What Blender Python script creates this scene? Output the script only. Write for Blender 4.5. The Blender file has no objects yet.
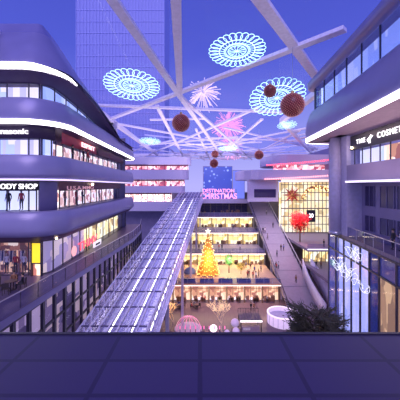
import bpy, bmesh, math, random
from mathutils import Vector, Matrix, Euler
random.seed(7)
S = bpy.context.scene
COL = S.collection
PI = math.pi
F = 280.0; CX = 200.0; CY = 186.0        # focal length and principal point in photo pixels; eye is at z = 0 until the end

def at(px, py, d):
    return Vector(((px-CX)/F*d, d, -(py-CY)/F*d))
def on_z(px, py, z):
    d = -z*F/(py-CY)
    return Vector(((px-CX)/F*d, d, z))

# ------------------------------------------------------------------ materials
MATS = {}
def mat(name, base, rough=.5, metal=0., emit=None, es=0., var=.08, scale=3., spec=.5):
    if name in MATS: return MATS[name]
    m = bpy.data.materials.new(name); m.use_nodes = True
    nt = m.node_tree; b = nt.nodes['Principled BSDF']
    b.inputs['Roughness'].default_value = rough; b.inputs['Metallic'].default_value = metal
    b.inputs['Specular IOR Level'].default_value = spec
    tc = nt.nodes.new('ShaderNodeTexCoord'); n = nt.nodes.new('ShaderNodeTexNoise'); n.inputs['Scale'].default_value = scale
    r = nt.nodes.new('ShaderNodeValToRGB')
    lo = [max(0, c*(1-var)) for c in base]; hi = [min(1, c*(1+var)) for c in base]
    r.color_ramp.elements[0].color = (*lo, 1); r.color_ramp.elements[1].color = (*hi, 1)
    r.color_ramp.elements[0].position = .3; r.color_ramp.elements[1].position = .7
    nt.links.new(tc.outputs['Object'], n.inputs['Vector']); nt.links.new(n.outputs['Fac'], r.inputs['Fac'])
    nt.links.new(r.outputs['Color'], b.inputs['Base Color'])
    if emit:
        b.inputs['Emission Color'].default_value = (*emit, 1); b.inputs['Emission Strength'].default_value = es
    MATS[name] = m
    return m
def glass(name, tint, transp=.75, rough=.03):
    if name in MATS: return MATS[name]
    m = bpy.data.materials.new(name); m.use_nodes = True
    nt = m.node_tree; nt.nodes.clear()
    o = nt.nodes.new('ShaderNodeOutputMaterial'); mx = nt.nodes.new('ShaderNodeMixShader')
    t = nt.nodes.new('ShaderNodeBsdfTransparent'); t.inputs['Color'].default_value = (*[min(1, .6+.4*c/max(tint)) for c in tint], 1)
    p = nt.nodes.new('ShaderNodeBsdfPrincipled'); p.inputs['Base Color'].default_value = (*[c*(1. if transp < .75 else .12) for c in tint], 1); p.inputs['Roughness'].default_value = rough
    p.inputs['Specular IOR Level'].default_value = .8
    mx.inputs[0].default_value = 1-transp
    nt.links.new(t.outputs[0], mx.inputs[1]); nt.links.new(p.outputs[0], mx.inputs[2]); nt.links.new(mx.outputs[0], o.inputs[0])
    MATS[name] = m
    return m
def lit_shop(name, cols, strength, cell=(1.1, .7), seed=0.):
    """lit display wall inside a shop: shelves and goods in blocks, glowing through the window"""
    if name in MATS: return MATS[name]
    m = bpy.data.materials.new(name); m.use_nodes = True
    nt = m.node_tree; N = nt.nodes; L = nt.links
    b = N['Principled BSDF']; b.inputs['Roughness'].default_value = .7
    tc = N.new('ShaderNodeTexCoord'); mp = N.new('ShaderNodeMapping')
    mp.inputs['Location'].default_value = (seed, seed*.7, seed*1.3)
    mp.inputs['Scale'].default_value = (1/cell[0], 1/cell[0], 1/cell[1])
    v = N.new('ShaderNodeTexVoronoi'); v.distance = 'CHEBYCHEV'; v.inputs['Scale'].default_value = 1.
    sep = N.new('ShaderNodeSeparateColor'); r = N.new('ShaderNodeValToRGB'); r.color_ramp.interpolation = 'CONSTANT'
    els = r.color_ramp.elements
    for i, c in enumerate(cols):
        e = els[i] if i < 2 else els.new(i/len(cols))
        e.position = i/len(cols); e.color = (*c, 1)
    L.new(tc.outputs['Object'], mp.inputs['Vector']); L.new(mp.outputs[0], v.inputs['Vector'])
    L.new(v.outputs['Color'], sep.inputs[0]); L.new(sep.outputs[0], r.inputs['Fac'])
    L.new(r.outputs['Color'], b.inputs['Base Color']); L.new(r.outputs['Color'], b.inputs['Emission Color'])
    b.inputs['Emission Strength'].default_value = strength
    MATS[name] = m
    return m
def led(name, c, s):
    return mat(name, tuple(.5*q for q in c), .5, 0, c, s, spec=.2)
def tiles(name, c1, c2, mortar, scale, rough=.25):
    if name in MATS: return MATS[name]
    m = mat(name, c1, rough, spec=.22); nt = m.node_tree; b = nt.nodes['Principled BSDF']
    tc = nt.nodes.new('ShaderNodeTexCoord'); br = nt.nodes.new('ShaderNodeTexBrick')
    br.inputs['Scale'].default_value = scale; br.inputs['Color1'].default_value = (*c1, 1); br.inputs['Color2'].default_value = (*c2, 1)
    br.inputs['Mortar'].default_value = (*mortar, 1); br.inputs['Mortar Size'].default_value = .012
    br.offset = 0
    nt.links.new(tc.outputs['Object'], br.inputs['Vector']); nt.links.new(br.outputs['Color'], b.inputs['Base Color'])
    return m

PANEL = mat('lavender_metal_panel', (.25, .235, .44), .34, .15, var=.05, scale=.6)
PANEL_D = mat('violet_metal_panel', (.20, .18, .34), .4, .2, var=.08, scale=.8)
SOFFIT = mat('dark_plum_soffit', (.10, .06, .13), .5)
SOFFIT_R = mat('mauve_soffit', (.50, .36, .44), .55)
PANEL_M = mat('plum_wall_panel', (.26, .22, .36), .45, .1, var=.05, scale=.6)
PALE = mat('pale_lavender_plaster', (.46, .425, .61), .55)
WHITE = mat('white_beam_paint', (.85, .80, .92), .4)
DARK = mat('dark_metal', (.03, .025, .05), .4, .3)
FRAME = mat('charcoal_frame', (.05, .045, .08), .4, .3)
STEEL = mat('brushed_steel', (.5, .5, .62), .3, .8)
INDIGO = tiles('indigo_polished_stone', (.040, .029, .10), (.046, .034, .115), (.027, .02, .07), .55, .45)
PLAZA = tiles('mauve_plaza_tile', (.125, .085, .135), (.14, .095, .15), (.08, .055, .095), .6, .35)
TERR = tiles('terrace_tile', (.21, .175, .26), (.235, .19, .275), (.13, .10, .17), .7, .4)
RAMPM = mat('ramp_grey_tread', (.27, .235, .31), .5, var=.06, scale=1.5)
GL = glass('clear_blue_glass', (.25, .3, .6), .80)
GLR = glass('rail_glass', (.25, .28, .6), .80)
GLB = glass('facade_blue_glass', (.10, .16, .5), .45, .05)
GLT = glass('canopy_glass', (.66,.62,.86), .74, .12)
SKYG = glass('roof_sky_glass', (.2, .25, .7), .95)
LEDW = led('white_led', (1, .95, 1), 4.0)
LEDS = led('soft_led', (.9, .8, 1), 1.4)
LEDV = led('violet_led', (.75, .6, 1), 1.2)
LAMP = led('warm_lamp', (1, .8, .5), 8)
LEDC = led('cyan_led', (.55, .95, 1), 1.5)
LEDP = led('pink_led', (1, .22, .55), .7)
LETW = led('white_letter', (1, .96, 1), 1.6)
LETP = led('pink_letter', (1, .36, .68), 1.15)
LETR = led('red_pink_letter', (1, .10, .17), 1.0)
RED = mat('red_sign_board', (.50, .03, .07), .45)
BLACK = mat('black_sign_board', (.012, .01, .018), .4)

# ------------------------------------------------------------------ mesh builder
class MB:
    def __init__(s): s.v = []; s.f = []; s.mi = []; s.cur = 0
    def add(s, vs, fs):
        o = len(s.v); s.v += [tuple(v) for v in vs]
        for f in fs: s.f.append([i+o for i in f]); s.mi.append(s.cur)
    def box(s, x0, x1, y0, y1, z0, z1):
        s.add([(x, y, z) for z in (z0, z1) for y in (y0, y1) for x in (x0, x1)],
              [(0,2,3,1),(4,5,7,6),(0,1,5,4),(2,6,7,3),(0,4,6,2),(1,3,7,5)])
    def bar(s, a, b, w, h, up=(0,0,1)):
        a = Vector(a); b = Vector(b); d = (b-a).normalized(); up = Vector(up)
        if abs(d.dot(up)) > .98: up = Vector((0,1,0))
        r = d.cross(up).normalized(); u = r.cross(d)
        vs = [p + r*(sx*w/2) + u*(sz*h/2) for p in (a, b) for sz in (-1,1) for sx in (-1,1)]
        s.add(vs, [(0,1,3,2),(4,6,7,5),(0,4,5,1),(2,3,7,6),(0,2,6,4),(1,5,7,3)])
    def tube(s, pts, r, n=6, r2=None, closed=False):
        pts = [Vector(p) for p in pts]; k = len(pts); rings = []
        for i, p in enumerate(pts):
            if closed: d = pts[(i+1) % k]-pts[i-1]
            else: d = pts[min(i+1, k-1)]-pts[max(i-1, 0)]
            d = d.normalized() if d.length > 1e-9 else Vector((0,0,1))
            up = Vector((0,0,1)) if abs(d.z) < .9 else Vector((0,1,0))
            a = d.cross(up).normalized(); b = a.cross(d)
            rr = r if r2 is None else r+(r2-r)*i/max(1, k-1)
            rings.append([p+a*(rr*math.cos(2*PI*j/n))+b*(rr*math.sin(2*PI*j/n)) for j in range(n)])
        vs = [v for g in rings for v in g]; fs = []
        for i in range(k if closed else k-1):
            i2 = (i+1) % k
            for j in range(n): fs.append((i*n+j, i*n+(j+1) % n, i2*n+(j+1) % n, i2*n+j))
        if not closed: fs.append(tuple(range(n))[::-1]); fs.append(tuple((k-1)*n+j for j in range(n)))
        s.add(vs, fs)
    def lathe(s, prof, c=(0,0,0), n=24, cap=True):
        c = Vector(c); vs = []; fs = []
        for r, z in prof:
            vs += [c+Vector((r*math.cos(2*PI*j/n), r*math.sin(2*PI*j/n), z)) for j in range(n)]
        for i in range(len(prof)-1):
            for j in range(n): fs.append((i*n+j, i*n+(j+1) % n, (i+1)*n+(j+1) % n, (i+1)*n+j))
        if cap:
            fs.append(tuple(range(n))[::-1]); fs.append(tuple((len(prof)-1)*n+j for j in range(n)))
        s.add(vs, fs)
    def ball(s, c, r, n=12, sq=1.):
        k = max(4, n//2)
        s.lathe([(max(1e-4, r*math.sin(PI*i/k)), -r*sq*math.cos(PI*i/k)) for i in range(k+1)], c, n, False)
    def quad(s, a, b, c, d): s.add([a, b, c, d], [(0,1,2,3)])
    def sheet(s, rows):
        n = len(rows[0]); vs = [p for r in rows for p in r]
        s.add(vs, [(i*n+j, i*n+j+1, (i+1)*n+j+1, (i+1)*n+j) for i in range(len(rows)-1) for j in range(n-1)])
    def prism(s, poly, z0, z1):
        n = len(poly)
        s.add([(x, y, z0) for x, y in poly]+[(x, y, z1) for x, y in poly],
              [tuple(range(n))[::-1], tuple(range(n, 2*n))]+[(i, (i+1) % n, n+(i+1) % n, n+i) for i in range(n)])
    def build(s, name, m, parent=None, smooth=False, flag=None):
        me = bpy.data.meshes.new(name)
        off = Vector((0,0,0)); p = parent
        while p: off += Vector(p.location); p = p.parent
        me.from_pydata([tuple(Vector(v)-off) for v in s.v], [], s.f)
        ms = m if isinstance(m, (list, tuple)) else [m]
        for q in ms: me.materials.append(q)
        for i, p in enumerate(me.polygons):
            p.material_index = min(s.mi[i], len(ms)-1); p.use_smooth = smooth
        bm = bmesh.new(); bm.from_mesh(me); bmesh.ops.recalc_face_normals(bm, faces=bm.faces); bm.to_mesh(me); bm.free()
        o = bpy.data.objects.new(name, me); COL.objects.link(o)
        if parent: o.parent = parent
        if flag: o['kind'] = flag
        return o
def thing(name, label, cat, loc=(0,0,0), group=None, rz=0):
    o = bpy.data.objects.new(name, None); COL.objects.link(o)
    o.location = loc; o.rotation_euler = (0,0,rz); o.empty_display_size = .3
    return tag(o, label, cat, group)
def tag(o, label, cat, group=None, kind=None):
    if label: o['label'] = label
    if cat: o['category'] = cat
    if group: o['group'] = group
    if kind: o['kind'] = kind
    return o
def struct(mb, name, m, label, cat, smooth=False):
    return tag(mb.build(name, m, None, smooth), label, cat, None, 'structure')
def copy_tree(o, parent=None):
    c = o.copy(); COL.objects.link(c)
    if parent: c.parent = parent
    for ch in list(o.children): copy_tree(ch, c)
    return c
def text(body, m, parent, w, h, loc, rot, name='lettering', depth=.06, bold=.012, space=1.):
    cu = bpy.data.curves.new(name, 'FONT'); cu.body = body; cu.size = 1; cu.extrude = .04; cu.offset = bold; cu.space_character = space
    ob = bpy.data.objects.new(name, cu); COL.objects.link(ob)
    dg = bpy.context.evaluated_depsgraph_get()
    me = bpy.data.meshes.new_from_object(ob.evaluated_get(dg)); bpy.data.objects.remove(ob)
    xs = [v.co.x for v in me.vertices]; ys = [v.co.y for v in me.vertices]
    sx = w/(max(xs)-min(xs)); sy = h/(max(ys)-min(ys)); x0 = min(xs); y0 = min(ys)
    for v in me.vertices: v.co = Vector(((v.co.x-x0)*sx, (v.co.y-y0)*sy, v.co.z*depth/.08))
    me.materials.clear(); me.materials.append(m)
    o = bpy.data.objects.new(name, me); COL.objects.link(o)
    off = Vector((0,0,0)); p = parent
    while p: off += Vector(p.location); p = p.parent
    o.parent = parent; o.location = Vector(loc)-off; o.rotation_euler = rot
    return o
FRONT = (PI/2, 0, 0); LSIDE = (PI/2, 0, PI/2); RSIDE = (PI/2, 0, -PI/2)
ORD = ['first','second','third','fourth','fifth','sixth','seventh','eighth','ninth','tenth','eleventh','twelfth','thirteenth','fourteenth','fifteenth']
def area(name, loc, size, energy, col, rot=(0,0,0), sy=None):
    l = bpy.data.lights.new(name, 'AREA'); l.energy = energy; l.color = col; l.size = size
    if sy: l.shape = 'RECTANGLE'; l.size_y = sy
    o = bpy.data.objects.new(name, l); COL.objects.link(o); o.location = loc; o.rotation_euler = rot
    return o

# ------------------------------------------------------------------ left building path
PATH = []       # (x, y, nx, ny, s)
def _path():
    c = Vector((-15.7, 27.3)); R = 3.3; s = 0; pts = []
    x = -45.
    while x < -15.7: pts.append((x, 24., 0., -1.)); x += .7
    aend = math.atan2(.042, 1)
    for i in range(13):
        a = -PI/2+(PI/2+aend)*i/12
        pts.append((c.x+R*math.cos(a), c.y+R*math.sin(a), math.cos(a), math.sin(a)))
    x0, y0 = pts[-1][:2]; L = 30.2; n = 40
    for i in range(1, n+1):
        t = i/n; pts.append((x0-1.27*t, y0+L*t, math.cos(aend), math.sin(aend)))
    x1, y1 = pts[-1][:2]; c2 = (x1-1.2*math.cos(aend), y1-1.2*math.sin(aend))
    for i in range(1, 7):
        a = aend+(PI/2-aend)*i/6; pts.append((c2[0]+1.2*math.cos(a), c2[1]+1.2*math.sin(a), math.cos(a), math.sin(a)))
    xe, ye = pts[-1][:2]
    for i in range(1, 9): pts.append((xe-1.8*i, ye, 0, 1))
    prev = None
    for p in pts:
        if prev: s += math.hypot(p[0]-prev[0], p[1]-prev[1])
        PATH.append((*p, s)); prev = p
_path()
S_ARC = 29.3; S_SIDE = [p[4] for p in PATH if p[1] > 27.35][0]
def pt(p, off, z): return Vector((p[0]-p[2]*off, p[1]-p[3]*off, z))
def sub(a, b): return [p for p in PATH if a <= p[4] <= b]
def sweep(mb, path, prof, dz=None):
    mb.sheet([[pt(p, o, z+(dz(p)*w if dz else 0)) for p in path] for (o, z, w) in [(q if len(q) == 3 else (*q, 1)) for q in prof]])
def dip(p):
    return 0 if p[4] < S_SIDE else -2.5*min(1.06, (p[4]-S_SIDE)/18.)**1.8
ALL = PATH
# floors behind the facade, fascias
def fascia(n, prof, label, m=PANEL, dz=None):
    mb = MB(); sweep(mb, ALL, prof, dz)
    struct(mb, 'trim_%d' % n, m, label, 'balcony band', True)
fascia(1, [(.0,10.6),(.25,11.2,1.15),(1.5,13.2,2.),(2.9,15.6,2.8)], 'sloping violet roof edge above the top windows of the left building', PANEL, dip)
fascia(2, [(.0,5.78),(-.05,6.1),(.12,7.0),(.28,7.62),(.4,7.75),(1.8,7.75)], 'curved blue balcony band under the top windows of the left building')
fascia(3, [(.35,.62),(.05,.8),(-.03,1.1),(.1,2.0),(.25,2.62),(.38,2.75),(1.8,2.75)], 'curved blue balcony band above the bodycare shop on the left')
fascia(4, [(.5,-4.6),(.1,-4.35),(-.08,-3.9),(.05,-3.0),(.2,-2.42),(.34,-2.3),(1.8,-2.3)], 'curved blue balcony band below the bodycare shop windows on the left')
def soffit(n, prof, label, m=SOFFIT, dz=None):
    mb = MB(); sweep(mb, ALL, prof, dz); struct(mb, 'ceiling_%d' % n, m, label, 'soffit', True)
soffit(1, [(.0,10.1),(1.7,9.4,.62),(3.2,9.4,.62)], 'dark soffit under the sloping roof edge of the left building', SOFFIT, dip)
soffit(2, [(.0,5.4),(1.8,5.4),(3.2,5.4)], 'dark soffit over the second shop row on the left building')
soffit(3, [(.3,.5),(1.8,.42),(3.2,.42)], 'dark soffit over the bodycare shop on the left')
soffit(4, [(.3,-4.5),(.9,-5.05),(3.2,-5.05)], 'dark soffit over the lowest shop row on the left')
mb = MB()
for z in (7.7, 2.7, -2.35): mb.sheet([[pt(p, .75, z) for p in ALL], [pt(p, 3.2, z) for p in ALL]])
struct(mb, 'floor_1', TERR, 'balcony floors behind the blue bands of the left building', 'floor')
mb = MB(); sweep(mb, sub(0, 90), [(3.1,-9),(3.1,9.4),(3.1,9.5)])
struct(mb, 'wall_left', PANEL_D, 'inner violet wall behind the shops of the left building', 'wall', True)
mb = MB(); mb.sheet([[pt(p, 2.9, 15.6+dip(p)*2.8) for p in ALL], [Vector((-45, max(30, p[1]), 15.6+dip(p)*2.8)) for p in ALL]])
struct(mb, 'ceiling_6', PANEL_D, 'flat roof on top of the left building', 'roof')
# led strips
mb = MB(); P_ = sub(0, S_ARC+6.8)
for k in range(2): mb.sheet([[pt(p, -.05+.15*k, 10.05+dip(p)) for p in P_], [pt(p, -.06+.16*k, 10.1+dip(p)+.55*max(0, min(1, (S_ARC+6.8-p[4])/5.5))) for p in P_]])
tag(mb.build('light_strip', LEDW, None, True), 'broad white light strip along the top roof edge of the left building', 'light strip')
mb = MB(); sweep(mb, sub(0, 74), [(.05,5.36),(-.06,5.4),(-.08,5.76),(.05,5.8)])
tag(mb.build('light_strip', LEDW, None, True), 'long white light strip curving over the red shop sign on the left', 'light strip')
mb = MB(); sweep(mb, sub(0, 72), [(.3,.5),(.2,.52),(.2,.62),(.3,.64)])
tag(mb.build('light_strip', LEDV, None, True), 'thin violet light strip just over the bodycare shop sign', 'light strip')

def curved_front(name, label, a, b, off, z0, z1, litm, step=1.5, zt=None, back=1.0, dz=None, kind=None, gm=GL, fm=FRAME):
    """a run of shop window along the left facade"""
    P = sub(a, b); q = P[len(P)//2]; t = thing(name, label, 'shop window' if not kind else 'window', pt(q, off, z0))
    if kind: t['kind'] = kind
    D = (lambda p: dz(p)) if dz else (lambda p: 0)
    mb = MB(); mb.sheet([[pt(p, off+back, z0) for p in P], [pt(p, off+back, max(z0+.05, z1+D(p))) for p in P]]); mb.build('display_wall', litm, t)
    mb = MB(); mb.sheet([[pt(p, off, z0) for p in P], [pt(p, off, max(z0+.05, z1+D(p))) for p in P]]); mb.build('glass_pane', gm, t)
    mb = MB(); last = -9
    for p in P:
        if p[4]-last >= step or p is P[-1]:
            last = p[4]; zt_ = max(z0+.06, z1+D(p)); mb.bar(pt(p, off-.02, z0), pt(p, off-.02, zt_), .09, .1)
    for i in range(len(P)-1):
        for z, w in ((z0, 0), (z1, 1)):
            mb.bar(pt(P[i], off-.02, max(z0, z+w*D(P[i]))), pt(P[i+1], off-.02, max(z0, z+w*D(P[i+1]))), .1, .1)
    mb.build('window_frame', fm, t)
    return t
W1 = lit_shop('cool_white_interior', [(.85,.72,.85),(.55,.62,.95),(.95,.85,.92),(.6,.55,.8),(.9,.8,.8)], 1.15, (.55, 7), 3)
W2 = lit_shop('blue_interior', [(.35,.45,.85),(.5,.6,.95),(.4,.5,.9),(.7,.75,1)], 1.05, (.9, 6), 5)
W3 = lit_shop('warm_interior', [(.8,.45,.3),(.45,.2,.14),(.95,.75,.6),(.3,.12,.1),(.85,.55,.4),(.12,.05,.06),(.35,.17,.13),(.1,.05,.06)], .8, (.45, .5), 9)
W4 = lit_shop('boutique_interior', [(1,.85,.75),(.9,.6,.5),(.95,.9,.95),(.45,.2,.2),(1,.9,.8),(.7,.4,.35)], 1.2, (.5, .6), 14)
W5 = lit_shop('yellow_interior', [(1,.82,.35),(.95,.9,.6),(.75,.5,.16),(1,.86,.45),(.4,.25,.1),(1,.9,.55),(.85,.7,.3)], 1.25, (1.0, 1.3), 2)
W6 = lit_shop('amber_interior', [(1,.62,.35),(.55,.25,.15),(.95,.8,.65),(.35,.12,.1),(1,.7,.45),(.8,.4,.25),(.95,.85,.8)], 1.15, (.8, 1.3), 6)
W7 = lit_shop('mauve_interior', [(.55,.42,.62),(.75,.55,.6),(.4,.3,.5),(.95,.75,.7),(.5,.4,.6)], .6, (1.4, 1.6), 8)
W8 = lit_shop('display_backdrop', [(.8,.82,.95),(.65,.72,1),(.85,.8,.9)], .9, (2.2, 4), 4)
# top row windows
curved_front('window_1', 'pale lit windows under the roof edge at the front of the left building', 10, 31.2, 1.7, 7.75, 9.4, W1, 1.9, kind='structure')
curved_front('window_2', 'blue tinted top windows round the corner of the left building', 31.4, 55, 1.7, 7.75, 9.4, W2, 2.3, back=.35, dz=lambda p: dip(p)*.62, kind='structure')
# second row
t = curved_front('storefront', 'left building shop window under the white sign ending in nasonic', 12, 31.3, 1.7, 2.75, 4.4, W1, 2.1)
mb = MB(); sweep(mb, sub(12, 34), [(1.7,4.4),(1.45,4.4),(1.45,5.4)]); sb = mb.build('sign_board', mat('aubergine_sign_board', (.06,.035,.08), .45), t, True)
text('Panasonic', LETW, sb, 3.25, .5, (-18.85, 25.4, 4.72), FRONT)
curved_front('storefront', 'blue glazed corner between the nasonic sign and the red sign', 31.4, 35.2, 1.7, 2.75, 4.4, W2, 1.6, back=.3)
t = curved_front('storefront', 'long warm shop window under the red sign board on the left', 35.4, 62, 1.7, 2.75, 4.35, W4, 2.0)
mb = MB(); sweep(mb, sub(35, 46.5), [(1.7,4.35),(1.45,4.35),(1.45,5.38)]); sb = mb.build('sign_board', RED, t, True)
mb = MB(); sweep(mb, sub(46.2, 62), [(1.7,4.35),(1.45,4.35),(1.45,5.38)]); mb.build('sign_board', mat('maroon_board', (.12,.03,.06), .5), t, True)
text('ESPRIT', led('rose_letter', (1,.6,.65), 1.5), sb, 4.6, .55, (-14.0+.1, 32.9, 4.62), (PI/2,0,PI/2+.042))
# third row
t = curved_front('storefront', 'bodycare shop window on the left with two mannequins under white letters', 12, 30.9, 1.7, -2.3, -.4, W8, 1.95, gm=glass('shop_glass', (.3,.35,.6), .9))
mb = MB(); sweep(mb, sub(12, 31.5), [(1.7,-.4),(1.45,-.4),(1.45,.42)]); sb = mb.build('sign_board', BLACK, t, True)
text('THE BODY SHOP', LETW, sb, 5.2, .47, (-19.95, 25.4, -.27), FRONT)
mb = MB(); sweep(mb, sub(31, 34.6), [(1.5,-2.3),(1.4,-2.3),(1.4,.42)])
struct(mb, 'wall_corner', PANEL_D, 'dark violet rounded pier between the two shops of the third row', 'wall', True)
t = curved_front('storefront', 'boutique window glowing warm beside the dark rounded pier on the left', 34.8, 60, 1.7, -2.3, -.45, W4, 2.2)
mb = MB(); sweep(mb, sub(34.6, 60), [(1.7,-.45),(1.4,-.45),(1.4,.42)]); sb = mb.build('sign_board', mat('maroon_board', (.12,.03,.06), .5), t, True)
text('U.S.A.MMO', mat('dull_rose_letter', (.6,.35,.4), .4, 0, (1,.5,.55), .25), sb, 8.2, .42, (-13.95+.08, 29.2, -.42), (PI/2,0,PI/2+.042))  # letters are no lamp; a faint glow is put into their colour
mb = MB(); mb.ball(pt(PATH[[i for i,p in enumerate(PATH) if p[4] > 43.5][0]], 1.2, .2), .14); tag(mb.build('downlight', LAMP), 'small bright lamp above the boutique window on the left', 'lamp')
mb = MB(); mb.ball(pt(PATH[[i for i,p in enumerate(PATH) if p[4] > 32.8][0]], .6, -4.85), .1); tag(mb.build('downlight', LAMP), 'small bright lamp under the lowest blue band at the rounded corner', 'lamp')
# lowest row
curved_front('storefront', 'clothes shop glowing warm at the terrace, far left and lowest row', 12, 29.4, 1.7, -8.2, -5.05, W3, 2.6)
t = thing('lit_sign', 'bright yellow lit panel at the end of the terrace clothes shop', 'lit sign', (-15.2, 25.6, -8.2))
mb = MB(); mb.box(-15.35,-14.5,25.5,25.62,-7.0,-5.2); mb.build('panel', led('yellow_panel', (1,.74,.04), .75), t)
mb = MB(); mb.box(-15.4,-14.45,25.46,25.64,-7.1,-7.0); mb.box(-15.4,-14.45,25.46,25.64,-5.2,-5.1); mb.box(-15.4,-15.3,25.4,25.7,-8.2,-5.05); mb.box(-14.5,-14.4,25.4,25.7,-8.2,-5.05); mb.build('panel_frame', FRAME, t)
mb = MB(); mb.box(-15.3,-14.5,25.7,25.8,-8.2,-7.1); mb.build('lower_panel', W6, t)
t = curved_front('storefront', 'music shop front with pink letters and round logo on curved glass', 31.2, 43, 1.7, -8.2, -5.05, W7, 1.9, back=.35)
text('THMV', LETR, t, 6.6, .95, (-13.75, 31.6, -7.45), (PI/2,0,PI/2+.042))
mb = MB(); mb.lathe([(.55,-.05),(.55,.05)], (0,0,0), 20)
mb.v = [tuple(Matrix.Rotation(PI/2, 3, 'Y') @ Vector(v) + Vector((-13.75, 30.6, -7.1))) for v in mb.v]
mb.build('round_logo', led('pink_logo', (1,.45,.5), .8), t)
mb = MB(); mb.box(-14.2,-14.05,37.2,39.8,-8.3,-7.5); sb = mb.build('label_plate', mat('white_plate', (.8,.75,.8), .4, 0, (1,.9,1), .7), t)
mb = MB(); mb.box(-14.06,-14.0,37.7,39.3,-8.03,-7.78); mb.build('label_bar', BLACK, sb)
curved_front('storefront', 'bright warm shop window past the music shop on the left', 43.2, 66, 1.7, -8.2, -5.05, W5, 2.4)
# ------------------------------------------------------------------ left terrace
edge = [(-12.7,6),(-12.1,17),(-11.3,30),(-10.5,44),(-11.0,52),(-12.5,60)]
mb = MB(); mb.prism(edge+[(-45,60),(-45,6)], -8.75, -8.2)
struct(mb, 'floor_terrace', mat('dusky_terrace_stone', (.085,.065,.15), .35, spec=.3), 'dusky terrace floor in front of the lowest left shops', 'floor')
t = thing('glass_railing', 'long glass railing along the edge of the left terrace', 'railing', (-11.3,30,-8.2))
g = MB(); h = MB(); ls = MB(); posts = []
for i in range(len(edge)-1):
    a = Vector((*edge[i], -8.2)); b = Vector((*edge[i+1], -8.2)); n = max(1, int((b-a).length/1.8))
    h.bar(a+Vector((-.1,0,1.12)), b+Vector((-.1,0,1.12)), .07, .06)
    ls.bar(a+Vector((.03,0,-.28)), b+Vector((.03,0,-.28)), .04, .5)
    for k in range(n):
        p = a.lerp(b, k/n); q = a.lerp(b, (k+.97)/n)
        g.quad(p+Vector((-.1,0,0)), q+Vector((-.1,0,0)), q+Vector((-.1,0,1.1)), p+Vector((-.1,0,1.1)))
        posts.append((p+Vector((-.1,0,0)), p+Vector((-.1,0,1.1))))
gp = g.build('glass_panel', GLR, t); h.build('handrail', STEEL, t)
for a_, b_ in posts: m1 = MB(); m1.bar(a_, b_, .05, .05); m1.build('post', FRAME, t)
struct(ls, 'trim_5', PANEL_D, 'violet slab edge of the left terrace', 'slab edge')
# gallery below the terrace
def gx(y): return -12.4+.02*(y-17) if y < 44 else -11.86+ -.02*(y-44)
t = thing('gallery_facade', 'dark framed gallery windows below the left terrace beside the glass canopy', 'facade', (-11.8,30,-17))
c = MB(); r = MB(); g = MB(); bk = MB()
y = 10.
while y < 58:
    c = MB(); c.bar((gx(y),y,-17), (gx(y),y,-8.75), .22, .3); c.build('column', DARK, t); y += 1.7
for z in (-9.0,-11.2,-13.2):
    r = MB(); r.bar((gx(10),10,z),(gx(44),44,z),.16,.18); r.bar((gx(44),44,z),(gx(57.5),57.5,z),.16,.18); r.build('rail', DARK, t)
for y in range(10, 57, 4):
    g.quad((gx(y)-.1,y,-17),(gx(y+4)-.1,y+4,-17),(gx(y+4)-.1,y+4,-8.75),(gx(y)-.1,y,-8.75))
bk.quad((-15,10,-17),(-14,58,-17),(-14,58,-8.8),(-15,10,-8.8))
g.build('glass_pane', GL, t)
bk.build('display_wall', lit_shop('gallery_interior', [(.3,.2,.35),(.9,.65,.6),(.25,.18,.35),(.75,.55,.7),(.12,.08,.18),(.2,.14,.24)], .35, (2.2, 1.4), 11), t)
mb = MB(); mb.box(-17,-12.2,8,58,-17.4,-17); struct(mb, 'floor_gallery', PANEL_D, 'gallery floor under the left terrace', 'floor')
mb = MB(); mb.box(-12.6,-12.25,8,58,-25,-17.4); struct(mb, 'wall_gallery', PANEL_D, 'plain violet wall under the left gallery', 'wall')

# ------------------------------------------------------------------ inclined glass canopy with escalators
def cz(d): return -12.7+.1395*(d-24)
def cl(d): return -10.7+3.6*(d-24)/76
def cr(d): return -4.7+5.7*(d-24)/76
t = thing('glass_canopy', 'long inclined glass canopy rising over escalators left of the plaza', 'canopy', (-6,60,-10))
D0, D1 = 16., 100.
g = MB(); n = 28
for k in range(n):
    a = D0+(D1-D0)*k/n; b = D0+(D1-D0)*(k+1)/n
    g.quad((cl(a),a,cz(a)),(cr(a),a,cz(a)),(cr(b),b,cz(b)),(cl(b),b,cz(b)))
g.build('roof_glass', GLT, t)
g = MB()
for fx in (cl, cr): g.quad((fx(D0),D0,cz(D0)-3.2),(fx(D1),D1,cz(D1)-3.2),(fx(D1),D1,cz(D1)),(fx(D0),D0,cz(D0)))
g.build('side_glass', GLT, t)
m_ = MB()
for i in range(8):
    u = i/7; m_.bar((cl(D0)+(cr(D0)-cl(D0))*u,D0,cz(D0)+.05),(cl(D1)+(cr(D1)-cl(D1))*u,D1,cz(D1)+.05),.11,.14)
m_.build('long_bars', mat('lavender_bar', (.60,.58,.80), .4, .1), t)
m_ = MB(); d = D0
while d < D1:
    m_.bar((cl(d),d,cz(d)+.04),(cr(d),d,cz(d)+.04),.10,.12); d += 3.0
m_.build('cross_bars', mat('dark_violet_bar', (.06,.05,.14), .4, .2), t)
m_ = MB(); d = D0
while d < D1:
    m_.bar((cr(d)+.02,d,cz(d)-3.2),(cr(d)+.02,d,cz(d)),.1,.1); m_.bar((cl(d)-.02,d,cz(d)-3.2),(cl(d)-.02,d,cz(d)),.1,.1); d += 1.6
for z in (-3.2,-1.6,-.02): m_.bar((cr(D0)+.02,D0,cz(D0)+z),(cr(D1)+.02,D1,cz(D1)+z),.1,.12)
m_.build('side_bars', mat('lavender_bar', (.60,.58,.80), .4, .1), t)
for d in (22,36,50,64,78,92):
    for fx, s in ((cl,.4),(cr,-.4)): m_ = MB(); m_.bar((fx(d)+s,d,-25),(fx(d)+s,d,cz(d)-3.3),.45,.45); m_.build('column', PALE, t)
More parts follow.
